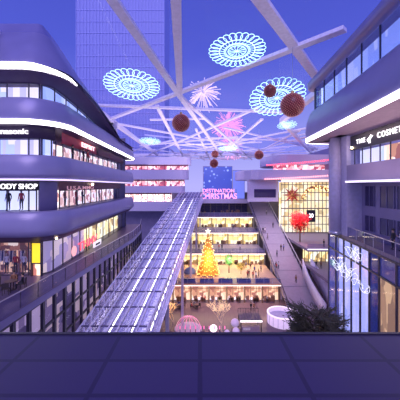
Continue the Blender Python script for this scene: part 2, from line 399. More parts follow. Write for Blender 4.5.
m_ = MB(); m_.add([(cl(D0),D0,cz(D0)-3.5),(cr(D0),D0,cz(D0)-3.5),(cr(D1),D1,cz(D1)-3.5),(cl(D1),D1,cz(D1)-3.5),(cl(D0),D0,cz(D0)-3.2),(cr(D0),D0,cz(D0)-3.2),(cr(D1),D1,cz(D1)-3.2),(cl(D1),D1,cz(D1)-3.2)],
      [(0,3,2,1),(4,5,6,7),(0,1,5,4),(1,2,6,5),(2,3,7,6),(3,0,4,7)])
m_.build('deck', PANEL, t)
for k, u in enumerate((.14,.5,.80)):
    e = thing('escalator', ['leftmost escalator under the inclined glass canopy','middle escalator under the inclined glass canopy','rightmost escalator under the inclined glass canopy'][k], 'escalator', (0,40,-13), 'escalators under the canopy')
    cx_ = lambda d, o: cl(d)+(cr(d)-cl(d))*u+o
    zb = lambda d: cz(d)-3.15
    st = MB(); A, B = 17., 99.
    nst = 150
    for i in range(nst):
        a = A+(B-A)*i/nst; b = A+(B-A)*(i+1)/nst; z = zb(b)+.12
        st.box(cx_(a,-.5),cx_(a,.5),a,b,z-.3,z)
    for o in (-.62,.62):
        ba = MB(); hr = MB(); li = MB()
        ba.quad((cx_(A,o),A,zb(A)),(cx_(B,o),B,zb(B)),(cx_(B,o),B,zb(B)+1),(cx_(A,o),A,zb(A)+1))
        hr.bar((cx_(A,o),A,zb(A)+1.03),(cx_(B,o),B,zb(B)+1.03),.1,.08)
        li.bar((cx_(A,o*1.12),A,zb(A)+.9),(cx_(B,o*1.12),B,zb(B)+.9),.09,.1)
        bo = ba.build('balustrade', GLR, e); hr.build('handrail', DARK, bo); li.build('light_strip', led('esc_led', (.95,.9,1), 4.5), bo)
    st.build('steps', STEEL, e)

# ------------------------------------------------------------------ viewer's deck and ground
mb = MB(); mb.box(-30,30,-4,3.2,-2.05,-1.7)
struct(mb, 'floor_deck', INDIGO, 'dark indigo polished deck edge in the foreground', 'floor')
mb = MB(); mb.box(-30,30,3.2,3.24,-2.1,-1.69); struct(mb, 'trim_6', DARK, 'thin dark edge trim of the foreground deck', 'trim')
mb = MB(); mb.box(-60,70,-10,190,-25.4,-25); struct(mb, 'floor_plaza', PLAZA, 'mauve tiled plaza floor at the bottom of the atrium', 'floor')

# ------------------------------------------------------------------ terraced tiers
TX0, TX1 = -9.8, 17.2
T5 = lit_shop('golden_hall_interior', [(1,.74,.25),(.98,.86,.48),(.75,.5,.13),(1,.80,.32),(.3,.18,.06),(1,.88,.5),(.95,.72,.22)], 1.15, (1.5, 1.2), 2.6)
T6 = lit_shop('amber_hall_interior', [(1,.62,.35),(.6,.3,.16),(.98,.86,.74),(.4,.15,.1),(1,.72,.45),(.85,.45,.25),(.98,.85,.75),(.15,.06,.05)], 1.05, (.8, 1.6), 6)
tiers = [ # shop plane d, floor z, top z, x0, x1, interior, bay count, name
    (60.0,-25.0,-21.3,-9.6,17.2,T6,7,'lowest row facing the plaza'),
    (73.7,-20.8,-17.9,-9.6,17.2,T5,6,'row behind the golden tree'),
    (83.0,-17.4,-14.0,-9.6,17.2,T5,6,'third terrace row'),
    (91.0,-13.5,-10.3,-9.6,17.2,T5,6,'yellow row near the top'),
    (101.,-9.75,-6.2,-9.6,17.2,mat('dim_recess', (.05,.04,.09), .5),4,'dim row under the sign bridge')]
for i, (d, z0, z1, x0, x1, im, nb, nm) in enumerate(tiers):
    w = (x1-x0)/nb
    for k in range(nb):
        a = x0+k*w; b = a+w
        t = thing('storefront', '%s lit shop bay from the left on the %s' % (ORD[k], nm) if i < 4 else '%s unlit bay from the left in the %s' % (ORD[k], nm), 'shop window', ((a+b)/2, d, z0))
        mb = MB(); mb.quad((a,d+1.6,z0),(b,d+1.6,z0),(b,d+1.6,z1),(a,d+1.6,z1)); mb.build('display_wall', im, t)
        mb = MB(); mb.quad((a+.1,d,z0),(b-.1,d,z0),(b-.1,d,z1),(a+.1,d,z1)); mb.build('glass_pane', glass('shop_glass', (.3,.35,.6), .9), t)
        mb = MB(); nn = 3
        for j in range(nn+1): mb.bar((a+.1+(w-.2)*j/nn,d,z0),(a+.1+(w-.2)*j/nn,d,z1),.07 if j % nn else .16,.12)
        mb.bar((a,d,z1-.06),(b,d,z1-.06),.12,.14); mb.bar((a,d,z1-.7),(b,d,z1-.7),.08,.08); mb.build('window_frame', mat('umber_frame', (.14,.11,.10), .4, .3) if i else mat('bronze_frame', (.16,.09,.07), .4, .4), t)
        mb = MB()
        for j in range(4):
            xx = a+.6+random.random()*(w-1.6); hh = random.uniform(.5,1.2)
            mb.box(xx,xx+random.uniform(.4,.9),d+.6,d+1.1,z0,z0+hh)
        mb.build('display_stand', mat('walnut_stand', (.32,.16,.09), .5), t)
    # slab above, carrying the next terrace
    dn = tiers[i+1][0] if i < 4 else 112
    ztop = tiers[i+1][1] if i < 4 else -4.9
    mb = MB(); mb.box(TX0,TX1,d-.5,dn+1.7,z1,ztop); struct(mb, 'floor_%d' % (i+2), [TERR, mat('amber_terrace_tile', (.62,.38,.25), .4), TERR, TERR, PALE][0 if i else 1] if i < 4 else PALE, ['warm tiled terrace with the golden tree','second terrace slab above the golden tree','third terrace slab of the stepped atrium','fourth terrace slab below the sign bridge','pale bridge slab carrying the pink sign'][i], 'floor')  # orange light on the lowest terrace is put into its tile colour
    if i < 4:
        t = thing('glass_railing', ['glass railing of the golden tree terrace','glass railing on the terrace right above the golden tree shops','glass railing below the yellow shop row','glass railing above the yellow shop row'][i], 'railing', (4,d-.4,ztop))
        mb = MB(); mb.quad((TX0,d-.4,ztop),(TX1,d-.4,ztop),(TX1,d-.4,ztop+1.1),(TX0,d-.4,ztop+1.1)); mb.build('glass_panel', GLR, t)
        mb = MB(); mb.bar((TX0,d-.4,ztop+1.12),(TX1,d-.4,ztop+1.12),.08,.07); mb.build('handrail', STEEL, t)
        x = TX0
        while x <= TX1: mb = MB(); mb.bar((x,d-.4,ztop),(x,d-.4,ztop+1.1),.06,.06); mb.build('post', STEEL, t); x += 1.8
        mb = MB(); mb.bar((TX0,d-.53,z1+.12),(TX1,d-.53,z1+.12),.08,.12)
        tag(mb.build('light_strip', led('tier_led', (1,.8,.75), 1.0 if i else 2.2)), ['warm light strip over the lowest shop row','light strip over the shops behind the golden tree','light strip over the third terrace row','light strip over the yellow row near the top'][i], 'light strip')
        area('shop_light_%d' % i, (4,d-.9+.3,z1-.05), 25, [900,900,700,700][i], [(1,.62,.35),(1,.75,.4),(1,.8,.45),(1,.8,.45)][i], (math.radians(-25),0,0), .6)
mb = MB(); mb.box(TX0-.6,TX0,58,112,-25,-9); struct(mb, 'wall_terraces', PALE, 'pale side wall left of the stepped terraces', 'wall')
mb = MB(); mb.box(-34,60,112,112.6,-25,-2.5); struct(mb, 'wall_back', PANEL_D, 'violet wall across the far end of the atrium', 'wall')

# planters with blue bedding along golden tree terrace
for k in range(6):
    x = -6.5+k*4.0
    t = thing('planter', '%s planter trough from the left along the golden tree terrace edge' % ORD[k], 'planter', (x,60.6,-20.8), 'planters along the golden tree terrace')
    mb = MB(); mb.box(x-1.5,x+1.5,60.2,61.0,-20.8,-20.25); mb.build('trough', mat('blue_trough', (.18,.2,.42), .5), t)
    mb = MB()
    for j in range(160):
        p = Vector((x+random.uniform(-1.45,1.45),60.6+random.uniform(-.35,.35),-20.25)); q = p+Vector((random.uniform(-.2,.2),random.uniform(-.2,.2),random.uniform(.15,.5))); s_ = Vector((random.uniform(-.07,.07),random.uniform(-.07,.07),0))
        mb.quad(p-s_,p+s_,q+s_*.3,q-s_*.3)
    mb.build('bedding', mat('blue_green_leaves', (.10,.14,.3), .6), t, flag='stuff')

# ------------------------------------------------------------------ right ramp
def rz(d): return -22.3+.412*(d-60)
RA, RB = 53.5, 101.
t = thing('walkway_ramp', 'long sloping walkway ramp with people right of the stepped terraces', 'ramp', (20.7,60,-22.3))
mb = MB(); mb.add([(17.5,RA,rz(RA)-.7),(24,RA,rz(RA)-.7),(24,RB,rz(RB)-.7),(17.5,RB,rz(RB)-.7),(17.5,RA,rz(RA)),(24,RA,rz(RA)),(24,RB,rz(RB)),(17.5,RB,rz(RB))],
      [(0,3,2,1),(4,5,6,7),(0,1,5,4),(1,2,6,5),(2,3,7,6),(3,0,4,7)])
mb.build('deck', RAMPM, t)
mb = MB(); d = 56.
while d < RB: mb.bar((17.6,d,rz(d)+.01),(23.9,d,rz(d)+.01),.12,.04); d += 5.
mb.build('joints', mat('ramp_joint', (.2,.17,.26), .5), t)
for x in (17.5,24.):
    mb = MB(); mb.quad((x,RA,rz(RA)),(x,RB,rz(RB)),(x,RB,rz(RB)+1.1),(x,RA,rz(RA)+1.1)); bl_ = mb.build('balustrade', GLR, t)
    mb = MB(); mb.bar((x,RA,rz(RA)+1.13),(x,RB,rz(RB)+1.13),.16,.14); mb.build('handrail', DARK if x < 20 else mat('silver_rail', (.6,.58,.7), .35, .5), bl_)
    d = RA
    while d < RB: mb = MB(); mb.bar((x,d,rz(d)),(x,d,rz(d)+1.1),.08,.08); mb.build('post', STEEL, bl_); d += 2.
for x in (17.9,23.6):
    for d in (62,70,78,86,94): mb = MB(); mb.bar((x,d,-25),(x,d,rz(d)-.7),.5,.5); mb.build('column', PALE, t)
# curved pale side wings at the ramp foot
for s, x in ((-1,23.4),(1,25.4)):
    t = thing('ramp_wing', 'pale curved side panel at the foot of the ramp, %s of the pair' % ('left' if s < 0 else 'right'), 'panel', (x,56,-21.5), 'pale side panels at the ramp foot')
    rows = []
    for k in range(9):
        u = k/8; d = 52+12*u
        rows.append([(x+s*.25*math.sin(PI*u)-.3*(1-u), d, -25+5.0*u), (x+s*.55*math.sin(PI*u), d, -22.0+5.3*u)])
    mb = MB(); mb.sheet(rows); o = mb.build('panel', WHITE, t, True)
    md = o.modifiers.new('Solidify', 'SOLIDIFY'); md.thickness = .18
    mb = MB(); mb.tube([r[1] for r in rows], .1); mb.build('rim', WHITE, t)

# ------------------------------------------------------------------ right middle terraces and the big lit glass wall
mb = MB(); mb.box(24.4,44,63.5,87,-14.9,-14.3); struct(mb, 'floor_8', TERR, 'right terrace in front of the yellow glass wall', 'floor')
mb = MB(); mb.box(24.4,44,46,67,-18.6,-18.0); struct(mb, 'floor_9', TERR, 'lower right terrace below the red tree', 'floor')
mb = MB(); mb.box(24.4,44,63.42,63.5,-14.5,-14.28); tag(mb.build('light_strip', LEDS), 'pale light strip on the slab edge below the red tree', 'light strip')
t = thing('glass_railing', 'glass railing in front of the red tree', 'railing', (30,63.6,-14.3))
mb = MB(); mb.quad((24.4,63.6,-14.3),(44,63.6,-14.3),(44,63.6,-13.2),(24.4,63.6,-13.2)); mb.build('glass_panel', GLR, t)
mb = MB(); mb.bar((24.4,63.6,-13.17),(44,63.6,-13.17),.08,.07); mb.build('handrail', STEEL, t)
for k in range(3):
    a = 24.6+k*4; b = a+4
    t = thing('storefront', '%s yellow shop bay from the ramp on the lower right terrace' % ORD[k], 'shop window', ((a+b)/2,66,-18))
    mb = MB(); mb.quad((a,66.9,-18),(b,66.9,-18),(b,66.9,-14.9),(a,66.9,-14.9)); mb.build('display_wall', W5, t)
    mb = MB()
    for j in range(5): mb.bar((a+j,66,-18),(a+j,66,-14.9),.12,.12)
    mb.build('window_frame', FRAME, t)
    mb = MB(); mb.quad((a,66.02,-18),(b,66.02,-18),(b,66.02,-14.9),(a,66.02,-14.9)); mb.build('glass_pane', glass('shop_glass', (.3,.35,.6), .9), t)
t = thing('glass_wall', 'tall yellow lit glass wall with a dark grid behind the red tree', 'glass wall', (32.5,85,-14.3))
GX0, GX1, GZ0, GZ1 = 24.6, 40.6, -14.3, 1.2
mb = MB(); mb.quad((GX0,87.2,GZ0),(GX1,87.2,GZ0),(GX1,87.2,GZ1),(GX0,87.2,GZ1)); mb.build('display_wall', lit_shop('hall_interior', [(1,.82,.36),(.92,.86,.45),(1,.9,.55),(.75,.56,.2),(1,.84,.42),(.6,.46,.2)], .92, (1.7,2.0), 1), t)
mb = MB(); mb.quad((GX0,85,GZ0),(GX1,85,GZ0),(GX1,85,GZ1),(GX0,85,GZ1)); mb.build('glass_pane', glass('shop_glass', (.3,.35,.6), .9), t)
for k in range(15):
    x = GX0+(GX1-GX0)*k/14; mb = MB(); mb.bar((x,85,GZ0),(x,85,GZ1),.14,.2); mb.build('mullion', mat('umber_frame', (.14,.11,.10), .4, .3), t)
for z in (-14.2,-11.6,-9.2,-6.8,-4.4,-2.0,.4):
    mb = MB(); mb.bar((GX0,85,z),(GX1,85,z),.26 if z == -6.8 else .13,.2 if z != -6.8 else .3); mb.build('transom', mat('umber_frame', (.14,.11,.10), .4, .3), t)
# star wreath, arch, sign
p = at(292,195,84.25)
t = thing('star_wreath', 'red and gold starburst wreath hanging on the yellow glass wall', 'wreath', p)
a_ = MB(); b_ = MB()
for k in range(16):
    an = 2*PI*k/16; R = 3.0 if k % 2 == 0 else 2.0; dirv = Vector((math.cos(an),0,math.sin(an))); nrm = Vector((-dirv.z,0,dirv.x))
    (a_ if k % 2 == 0 else b_).add([p+dirv*.5+nrm*.42+Vector((0,-.1,0)),p+dirv*.5-nrm*.42+Vector((0,-.1,0)),p+dirv*R+Vector((0,-.05,0)),p+dirv*.5+Vector((0,-.35,0)),p+dirv*.5+Vector((0,.12,0))],[(0,2,3),(3,2,1),(0,4,2),(4,1,2),(0,3,1,4)])
a_.build('long_ray', mat('wreath_red', (.55,.06,.04), .5), t); b_.build('short_ray', mat('wreath_gold', (.7,.35,.08), .35, .5), t)
mb = MB(); mb.ball(p, .55); mb.build('center', mat('wreath_gold', (.7,.35,.08), .35, .5), t, True)
t = thing('light_arch', 'golden orange garland arch inside the yellow glass wall', 'garland', at(318,195,86))
mb = MB(); pts = [at(318+15*math.cos(PI*k/20), 199-12*math.sin(PI*k/20), 86) for k in range(21)]; mb.tube(pts, .55, 8); mb.build('garland', mat('orange_garland', (.75,.32,.06), .6), t)
mb = MB()
for q in pts:
    for j in range(4): mb.ball(q+Vector((random.uniform(-.5,.5),-.5,random.uniform(-.5,.5))), .16, 6)
mb.build('bulbs', led('gold_bulb', (1,.7,.25), 3), t, flag='stuff')
p = at(311,216,84.4)
t = thing('hanging_sign', 'square black sign with white numerals above the red tree', 'sign', p)
mb = MB(); mb.box(p.x-1.3,p.x+1.3,84.3,84.6,p.z-1.8,p.z+1.8); sb = mb.build('sign_board', BLACK, t)
text('20', LETW, sb, 1.4, 1.2, (p.x-.7,84.27,p.z-.45), FRONT)
mb = MB(); mb.bar((p.x,84.6,p.z+1.2),(p.x,85,p.z+1.2),.1,.1); mb.build('bracket', DARK, t)

# far right wing slabs
def tip_slab(x0, x1, y0, y1, z0, z1, r):
    poly = [(x1,y0),(x1,y1)]
    for k in range(9):
        a = PI/2+PI*k/8; poly.append((x0+r*.9+r*.9*math.cos(a),(y0+y1)/2+(y1-y0)/2*math.sin(a)))
    m = MB(); m.prism(poly, z0, z1); return m
struct(tip_slab(12.6,44,86,112,2.0,5.0,6), 'trim_7', PALE, 'pale slab with rounded tip above the yellow glass wall', 'slab')
struct(tip_slab(22,46,88,112,6.9,9.9,6), 'trim_8', PALE, 'upper pale slab of the far right wing below the roof', 'slab')
mb = MB(); mb.box(24,40.5,91,92,5.02,6.88); o = mb.build('storefront', lit_shop('rosy_interior', [(1,.6,.6),(.5,.1,.15),(1,.85,.85),(.35,.08,.15),(.9,.4,.45)], .8, (.9,.8), 3)); tag(o, 'rosy lit shop row between the two far right slabs', 'shop window')
mb = MB(); mb.box(15,GX0,88,89,-4.9,2.0); struct(mb, 'wall_3', PALE, 'pale wall block left of the yellow glass wall', 'wall')
mb = MB(); mb.box(17,23.8,87.85,88.0,-3.6,-1.0); o = tag(mb.build('window_3', mat('dark_pane', (.04,.03,.1), .15)), 'dark strip window in the pale block above the ramp', 'window', None, 'structure')  # dark strip stands for a recess, its shade put into the colour
mb = MB(); mb.box(GX1,60,70,112,-25,12); struct(mb, 'wall_4', PANEL, 'violet wall of the far right wing', 'wall')
def garland(name, label, a, b, sag, n, m, wm):
    t = thing(name, label, 'garland', a)
    pts = [Vector(a).lerp(Vector(b), k/n)-Vector((0,0,sag*4*(k/n)*(1-k/n))) for k in range(n+1)]
    mb = MB(); mb.tube(pts, .04, 4); mb.build('wire', wm, t)
    mb = MB()
    for q in pts: mb.ball(q+Vector((0,-.1,0)), .28, 6)
    mb.build('bulbs', m, t, flag='stuff')
REDB = led('red_bulb', (1,.08,.15), 2.2)
garland('garland', 'upper red light garland across the far right shop row', (21,87.6,6.5), (46,80,8.6), .3, 40, REDB, DARK)
garland('garland', 'lower red light garland along the pale slab at far right', (20,85.7,2.1), (44,79,3.6), .2, 40, led('rose_bulb', (1,.35,.4), 1.6), DARK)
# row under slab 2
mb = MB(); mb.box(GX0,GX1,84.6,84.85,1.3,1.95); tag(mb.build('light_strip', led('peach_led', (1,.7,.6), 1.1)), 'peach light strip at the top of the yellow glass wall', 'light strip')

# ------------------------------------------------------------------ far left wing
for k, (z0, z1, lab, x1) in enumerate([(8.2,11.0,'top pale band of the far left wing',-3.5),(2.5,6.2,'middle pale band of the far left wing',-4.5),(-2.6,0.0,'lower pale band of the far left wing',-6),(-9.5,-6.0,'lowest pale band of the far left wing',-8)]):
    mb = MB(); poly = [(-40,106),(x1-3,106)]+[(x1-3+3*math.sin(PI/2*j/6),109-3*math.cos(PI/2*j/6)) for j in range(1,7)]+[(x1,112),(-40,112)]
    mb.prism(poly, z0, z1); struct(mb, 'trim_%d' % (9+k), PALE, lab, 'balcony band')
for k, (z0, z1, lab) in enumerate([(6.2,8.2,'top'),(0.,2.5,'middle'),(-6.,-2.6,'lowest')]):
    t = thing('storefront', '%s rosy lit shop row of the far left wing' % lab, 'shop window', (-20,107.5,z0))
    mb = MB(); x1 = (-4.5,-6,-11)[k]
    mb.quad((-40,108.5,z0),(x1,108.5,z0),(x1,108.5,z1),(-40,108.5,z1)); mb.build('display_wall', lit_shop('rosy_interior', [(1,.6,.6)], 1) if k < 2 else W4, t)
    mb = MB(); x = -40
    while x < x1: mb.bar((x,107.5,z0),(x,107.5,z1),.18,.15); x += 2.2
    mb.bar((-40,107.5,z1-.3),(x1,107.5,z1-.3),.3,.5); mb.build('window_frame', mat('plum_frame', (.2,.03,.09), .4), t)
# ------------------------------------------------------------------ sign bridge
mb = MB(); mb.box(TX0,24,100.2,101.5,-6.2,-4.7); struct(mb, 'trim_13', PALE, 'pale bridge beam below the pink festive sign', 'beam')
t = thing('festive_sign', 'pink illuminated two line festive sign standing on the pale bridge', 'sign', (6.4,101,-4.7))
text('DESTINATION', LETP, t, 11.3, 1.35, (1.0,100.7,-2.35), FRONT, depth=.3)
text('CHRISTMAS', LETP, t, 13.2, 2.0, (0.1,100.7,-4.6), FRONT, depth=.3)
mb = MB(); mb.box(0,13.4,100.9,101.1,-2.52,-2.42)
for x in (.4,4.6,8.8,13): mb.bar((x,101,-4.7),(x,101,-1.0),.12,.12)
mb.build('support_frame', DARK, t)
def dots(name, base, e, es, sc):
    m = mat(name, base, .4); nt = m.node_tree; b = nt.nodes['Principled BSDF']
    tc = nt.nodes.new('ShaderNodeTexCoord'); v = nt.nodes.new('ShaderNodeTexVoronoi'); v.inputs['Scale'].default_value = sc
    r = nt.nodes.new('ShaderNodeValToRGB'); r.color_ramp.elements[0].color = (*e,1); r.color_ramp.elements[1].color = (*base,1); r.color_ramp.elements[0].position = .12; r.color_ramp.elements[1].position = .28
    nt.links.new(tc.outputs['Object'], v.inputs['Vector']); nt.links.new(v.outputs['Distance'], r.inputs['Fac']); nt.links.new(r.outputs['Color'], b.inputs['Emission Color']); b.inputs['Emission Strength'].default_value = es
    return m
t = thing('video_screen', 'dark blue starry screen behind the pink festive sign', 'screen', (8.5,110,-4.7))
mb = MB(); mb.box(1.4,12.5,109.8,110.2,-4.9,7.6); mb.build('screen_face', dots('starry_screen', (.03,.05,.28), (.35,.45,1), 1.0, .55), t)
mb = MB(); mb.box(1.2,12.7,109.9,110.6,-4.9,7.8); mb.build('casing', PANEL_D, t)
t = thing('video_screen', 'plain blue side screen right of the starry screen', 'screen', (15,110,-4.7))
mb = MB(); mb.box(13.0,17.5,110.0,110.2,-4.9,6.0); mb.build('screen_face', led('blue_screen', (.16,.2,.75), .8), t)
mb = MB(); mb.box(12.9,17.6,110.1,110.6,-4.9,6.2); mb.build('casing', PANEL_D, t)

# ------------------------------------------------------------------ near right building
RP = []
def _rp():
    n = 24
    for k in range(n+1):
        u = k/n; y = 2+32.2*u; RP.append((10.75+2.35*u+.25*math.sin(PI*u), y, -1, .08))
    x0, y0 = RP[-1][:2]; r = 1.6
    for k in range(1, 9):
        a = PI-(PI/2)*k/8; RP.append((x0+r+r*math.cos(a), y0+r*math.sin(a), math.cos(a), math.sin(a)))
    xe, ye = RP[-1][:2]
    for k in range(1, 8): RP.append((xe+2.2*k, ye+.35*k, 0, 1))
_rp()
RPp = [(*p, 0) for p in RP]
mb = MB(); sweep(mb, RPp, [(.0,5.84),(-.12,6.5),(.0,7.6),(.35,8.7),(.6,9.1),(1.2,9.15)]); struct(mb, 'trim_14', PANEL, 'broad violet fascia above the white light strip on the right building', 'fascia', True)
mb = MB(); sweep(mb, RPp, [(.05,5.36),(-.06,5.4),(-.09,5.82),(.05,5.86)]); tag(mb.build('light_strip', LEDW, None, True), 'bold white light strip with rounded nose on the right building', 'light strip')
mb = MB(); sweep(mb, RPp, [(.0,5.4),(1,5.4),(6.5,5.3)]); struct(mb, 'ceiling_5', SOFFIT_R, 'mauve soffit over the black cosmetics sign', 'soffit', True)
t = thing('window_4', 'tall blue glass windows along the top of the right building', 'window', (13,20,9.15)); t['kind'] = 'structure'
mb = MB(); sweep(mb, RPp[:33], [(1.0,9.15),(1.0,11.9)]); mb.build('glass_pane', GLB, t)
mb = MB(); sweep(mb, RPp[:33], [(1.8,9.15),(1.8,11.9)]); mb.build('display_wall', W2, t)
for p in RPp[:34:2]: mb = MB(); mb.bar(pt(p,.97,9.15), pt(p,.97,11.9), .1, .1); mb.build('mullion', FRAME, t)
mb = MB(); sweep(mb, RPp, [(1.1,11.9),(.2,11.9),(.1,12.6),(1.0,13.6),(6,14.2)]); struct(mb, 'trim_15', PANEL, 'violet roof edge over the top right windows', 'fascia', True)
# shop below
def sx(d): return 15.3+.011*d
t = thing('storefront', 'cosmetics shop front with black sign on the right building', 'shop window', (15.6,22,2.15))
mb = MB(); mb.add([(sx(6)-.05,6,3.65),(sx(29)-.05,29,3.65),(sx(29)-.05,29,5.1),(sx(6)-.05,6,5.1),(sx(6)+.2,6,3.65),(sx(29)+.2,29,3.65),(sx(29)+.2,29,5.1),(sx(6)+.2,6,5.1)],[(0,1,2,3),(4,7,6,5),(0,4,5,1),(3,2,6,7),(0,3,7,4),(1,5,6,2)]); sb = mb.build('sign_board', BLACK, t)
mb = MB(); mb.quad((sx(6),6,2.15),(sx(29),29,2.15),(sx(29),29,3.65),(sx(6),6,3.65)); mb.build('glass_pane', glass('shop_glass', (.3,.35,.6), .9), t)
mb = MB(); mb.quad((17,6,2.15),(16.6,25.2,2.15),(16.6,25.2,3.65),(17,6,3.65)); mb.build('display_wall', W6, t)
mb = MB(); mb.quad((16.6,25.2,2.15),(16.6,29,2.15),(16.6,29,3.65),(16.6,25.2,3.65)); mb.build('display_wall', W8, t)
for d in [8+1.35*k for k in range(16)]: mb = MB(); mb.bar((sx(d),d,2.15),(sx(d),d,3.65),.08,.08); mb.build('mullion', FRAME, t)
text('THE', LETW, sb, 1.45, .42, (sx(27)-.1,27.75,4.15), RSIDE, bold=.0, space=1.3)
text('COSMETICS', LETW, sb, 4.1, .48, (sx(22)-.12,24.35,4.17), RSIDE, bold=.0, space=1.25)
bird = MB()
def yz(pts, d0, z0, s):
    n = len(pts); x = sx(25.5)-.1
    bird.add([(x, d0-a*s, z0+b*s) for a, b in pts]+[(x+.05, d0-a*s, z0+b*s) for a, b in pts], [tuple(range(n)), tuple(range(n,2*n))[::-1]]+[(i,(i+1)%n,n+(i+1)%n,n+i) for i in range(n)])
yz([(0,.1),(.35,.2),(.6,.42),(1,.7),(.72,.7),(.6,.85),(.45,.7),(.15,.5),(-.1,.4)], 25.9, 4.0, .8)
yz([(.2,.2),(.28,.2),(.26,-.1),(.2,-.1)], 25.9, 4.0, .8)
yz([(.38,.24),(.46,.26),(.5,-.1),(.43,-.1)], 25.9, 4.0, .8)
bird.build('bird_emblem', LETW, sb)
mb = MB(); mb.ball((15.5,28.6,3.9), .13); tag(mb.build('downlight', LAMP), 'small bright lamp at the end of the black cosmetics sign', 'lamp')
mb = MB(); mb.box(15.4,17.2,4,29.4,.35,2.15); struct(mb, 'wall_right', PANEL_M, 'lavender wall band under the cosmetics shop window', 'wall')
mb = MB(); mb.box(15.2,15.38,4,29.3,.36,.52); tag(mb.build('light_strip', LEDS), 'pale ledge light strip below the cosmetics shop', 'light strip')
mb = MB(); mb.box(17,17.4,4,34,-5.3,.3); struct(mb, 'wall_5', PANEL_M, 'lavender wall with dark windows over the right terrace', 'wall')
mb = MB(); mb.box(15.4,40,29.4,33.5,-5.3,5.3); struct(mb, 'wall_6', PALE, 'pale end wall of the right building beside the big pillar', 'wall')
k = 0
for (za, zb) in ((-2.0,-.02),(-4.5,-3.0)):
    for (ya, yb) in ((27.2,28.7),(24.4,26.3),(22.2,24.0),(19.8,21.8),(17,19.4)):
        k += 1; t = thing('window_%d' % (4+k), '%s dark window from the pillar in the %s row over the right terrace' % (ORD[(k-1)%5], 'upper' if za > -2.5 else 'lower'), 'window', (16.95,(ya+yb)/2,za)); t['kind'] = 'structure'
        mb = MB(); mb.box(16.93,16.99,ya,yb,za,zb); mb.build('pane', mat('dark_pane', (.04,.03,.1), .15), t)
        mb = MB()
        for y in (ya,(ya+yb)/2,yb): mb.bar((16.92,y,za),(16.92,y,zb),.07,.07)
        mb.build('frame', PANEL_D, t)
t = thing('pillar', 'large lavender pillar holding up the right building soffit', 'pillar', (15,31,-5.3))
mb = MB(); mb.lathe([(.58,-5.3),(.58,5.3)], (15,31,0), 28); mb.build('shaft', PALE, t, True)
mb = MB(); mb.lathe([(.7,-5.3),(.7,-5.0),(.6,-4.95)], (15,31,0), 28); mb.build('base_collar', STEEL, t, True)

# glass box with terrace
def bx(d): return 14.5+1.4*(d-20.3)/14.2
mb = MB(); mb.prism([(bx(4),4),(bx(34.5),34.5),(40,34.5),(40,4)], -5.75, -5.3); struct(mb, 'floor_10', TERR, 'terrace floor on top of the right glass box', 'floor')
t = thing('glass_railing', 'glass railing on top of the right glass box', 'railing', (15,28,-5.3))
mb = MB(); mb.quad((bx(4)+.1,4,-5.3),(bx(34.4)+.1,34.4,-5.3),(bx(34.4)+.1,34.4,-4.3),(bx(4)+.1,4,-4.3)); mb.build('glass_panel', GLR, t)
mb = MB(); mb.bar((bx(4)+.1,4,-4.27),(bx(34.4)+.1,34.4,-4.27),.06,.06); mb.build('handrail', STEEL, t)
d = 5.
while d < 34.4: mb = MB(); mb.bar((bx(d)+.1,d,-5.3),(bx(d)+.1,d,-4.3),.05,.05); mb.build('post', STEEL, t); d += 1.6
t = thing('glass_box', 'blue glass box building with dark grid below the right terrace', 'glass box', (15.5,27,-25))
ds = [34.5,32.2,30.0,28.2,26.3,24.6,23.0,20.6,18.4,16,13]
for k in range(len(ds)-1):
    for (za, zb, m_) in ((-7.4,-5.75,GLB),(-25,-7.4,GLB if k not in (6,7,8) else GL)):
        mb = MB(); mb.quad((bx(ds[k]),ds[k],za),(bx(ds[k+1]),ds[k+1],za),(bx(ds[k+1]),ds[k+1],zb),(bx(ds[k]),ds[k],zb)); mb.build('glass_pane', m_, t)
for d in ds:
    mb = MB(); mb.bar((bx(d)-.05,d,-25),(bx(d)-.05,d,-5.7),.12,.16); mb.build('mullion', FRAME, t)
for z in (-5.7,-7.4,-16.5):
    mb = MB(); mb.bar((bx(13)-.05,13,z),(bx(34.5)-.05,34.5,z),.12,.14); mb.build('transom', FRAME, t)
mb = MB(); mb.quad((bx(27)+1.2,27,-25),(bx(34.4)+1.2,34.4,-25),(bx(34.4)+1.2,34.4,-5.8),(bx(27)+1.2,27,-5.8)); mb.build('inner_wall', lit_shop('box_interior', [(.72,.70,.98),(.6,.62,.95),(.85,.78,.98),(.55,.58,.9),(.92,.85,.98)], 1.25, (1.4,6), 21), t)
mb = MB(); mb.quad((bx(25.4)+1.2,25.4,-25),(bx(27)+1.2,27,-25),(bx(27)+1.2,27,-5.8),(bx(25.4)+1.2,25.4,-5.8)); mb.build('inner_wall', mat('navy_wall', (.08,.09,.28), .4), t)
mb = MB(); mb.quad((bx(13)+1.2,13,-25),(bx(25.4)+1.2,25.4,-25),(bx(25.4)+1.2,25.4,-8.2),(bx(13)+1.2,13,-8.2)); mb.build('inner_wall', lit_shop('tan_interior', [(.9,.55,.25),(.95,.68,.36),(.55,.3,.15),(1,.76,.45),(.4,.22,.12)], .75, (.9,3), 17), t)
mb = MB(); mb.quad((bx(34.5),34.5,-25),(40,34.5,-25),(40,34.5,-5.75),(bx(34.5),34.5,-5.75)); mb.build('end_wall', PANEL_D, t)
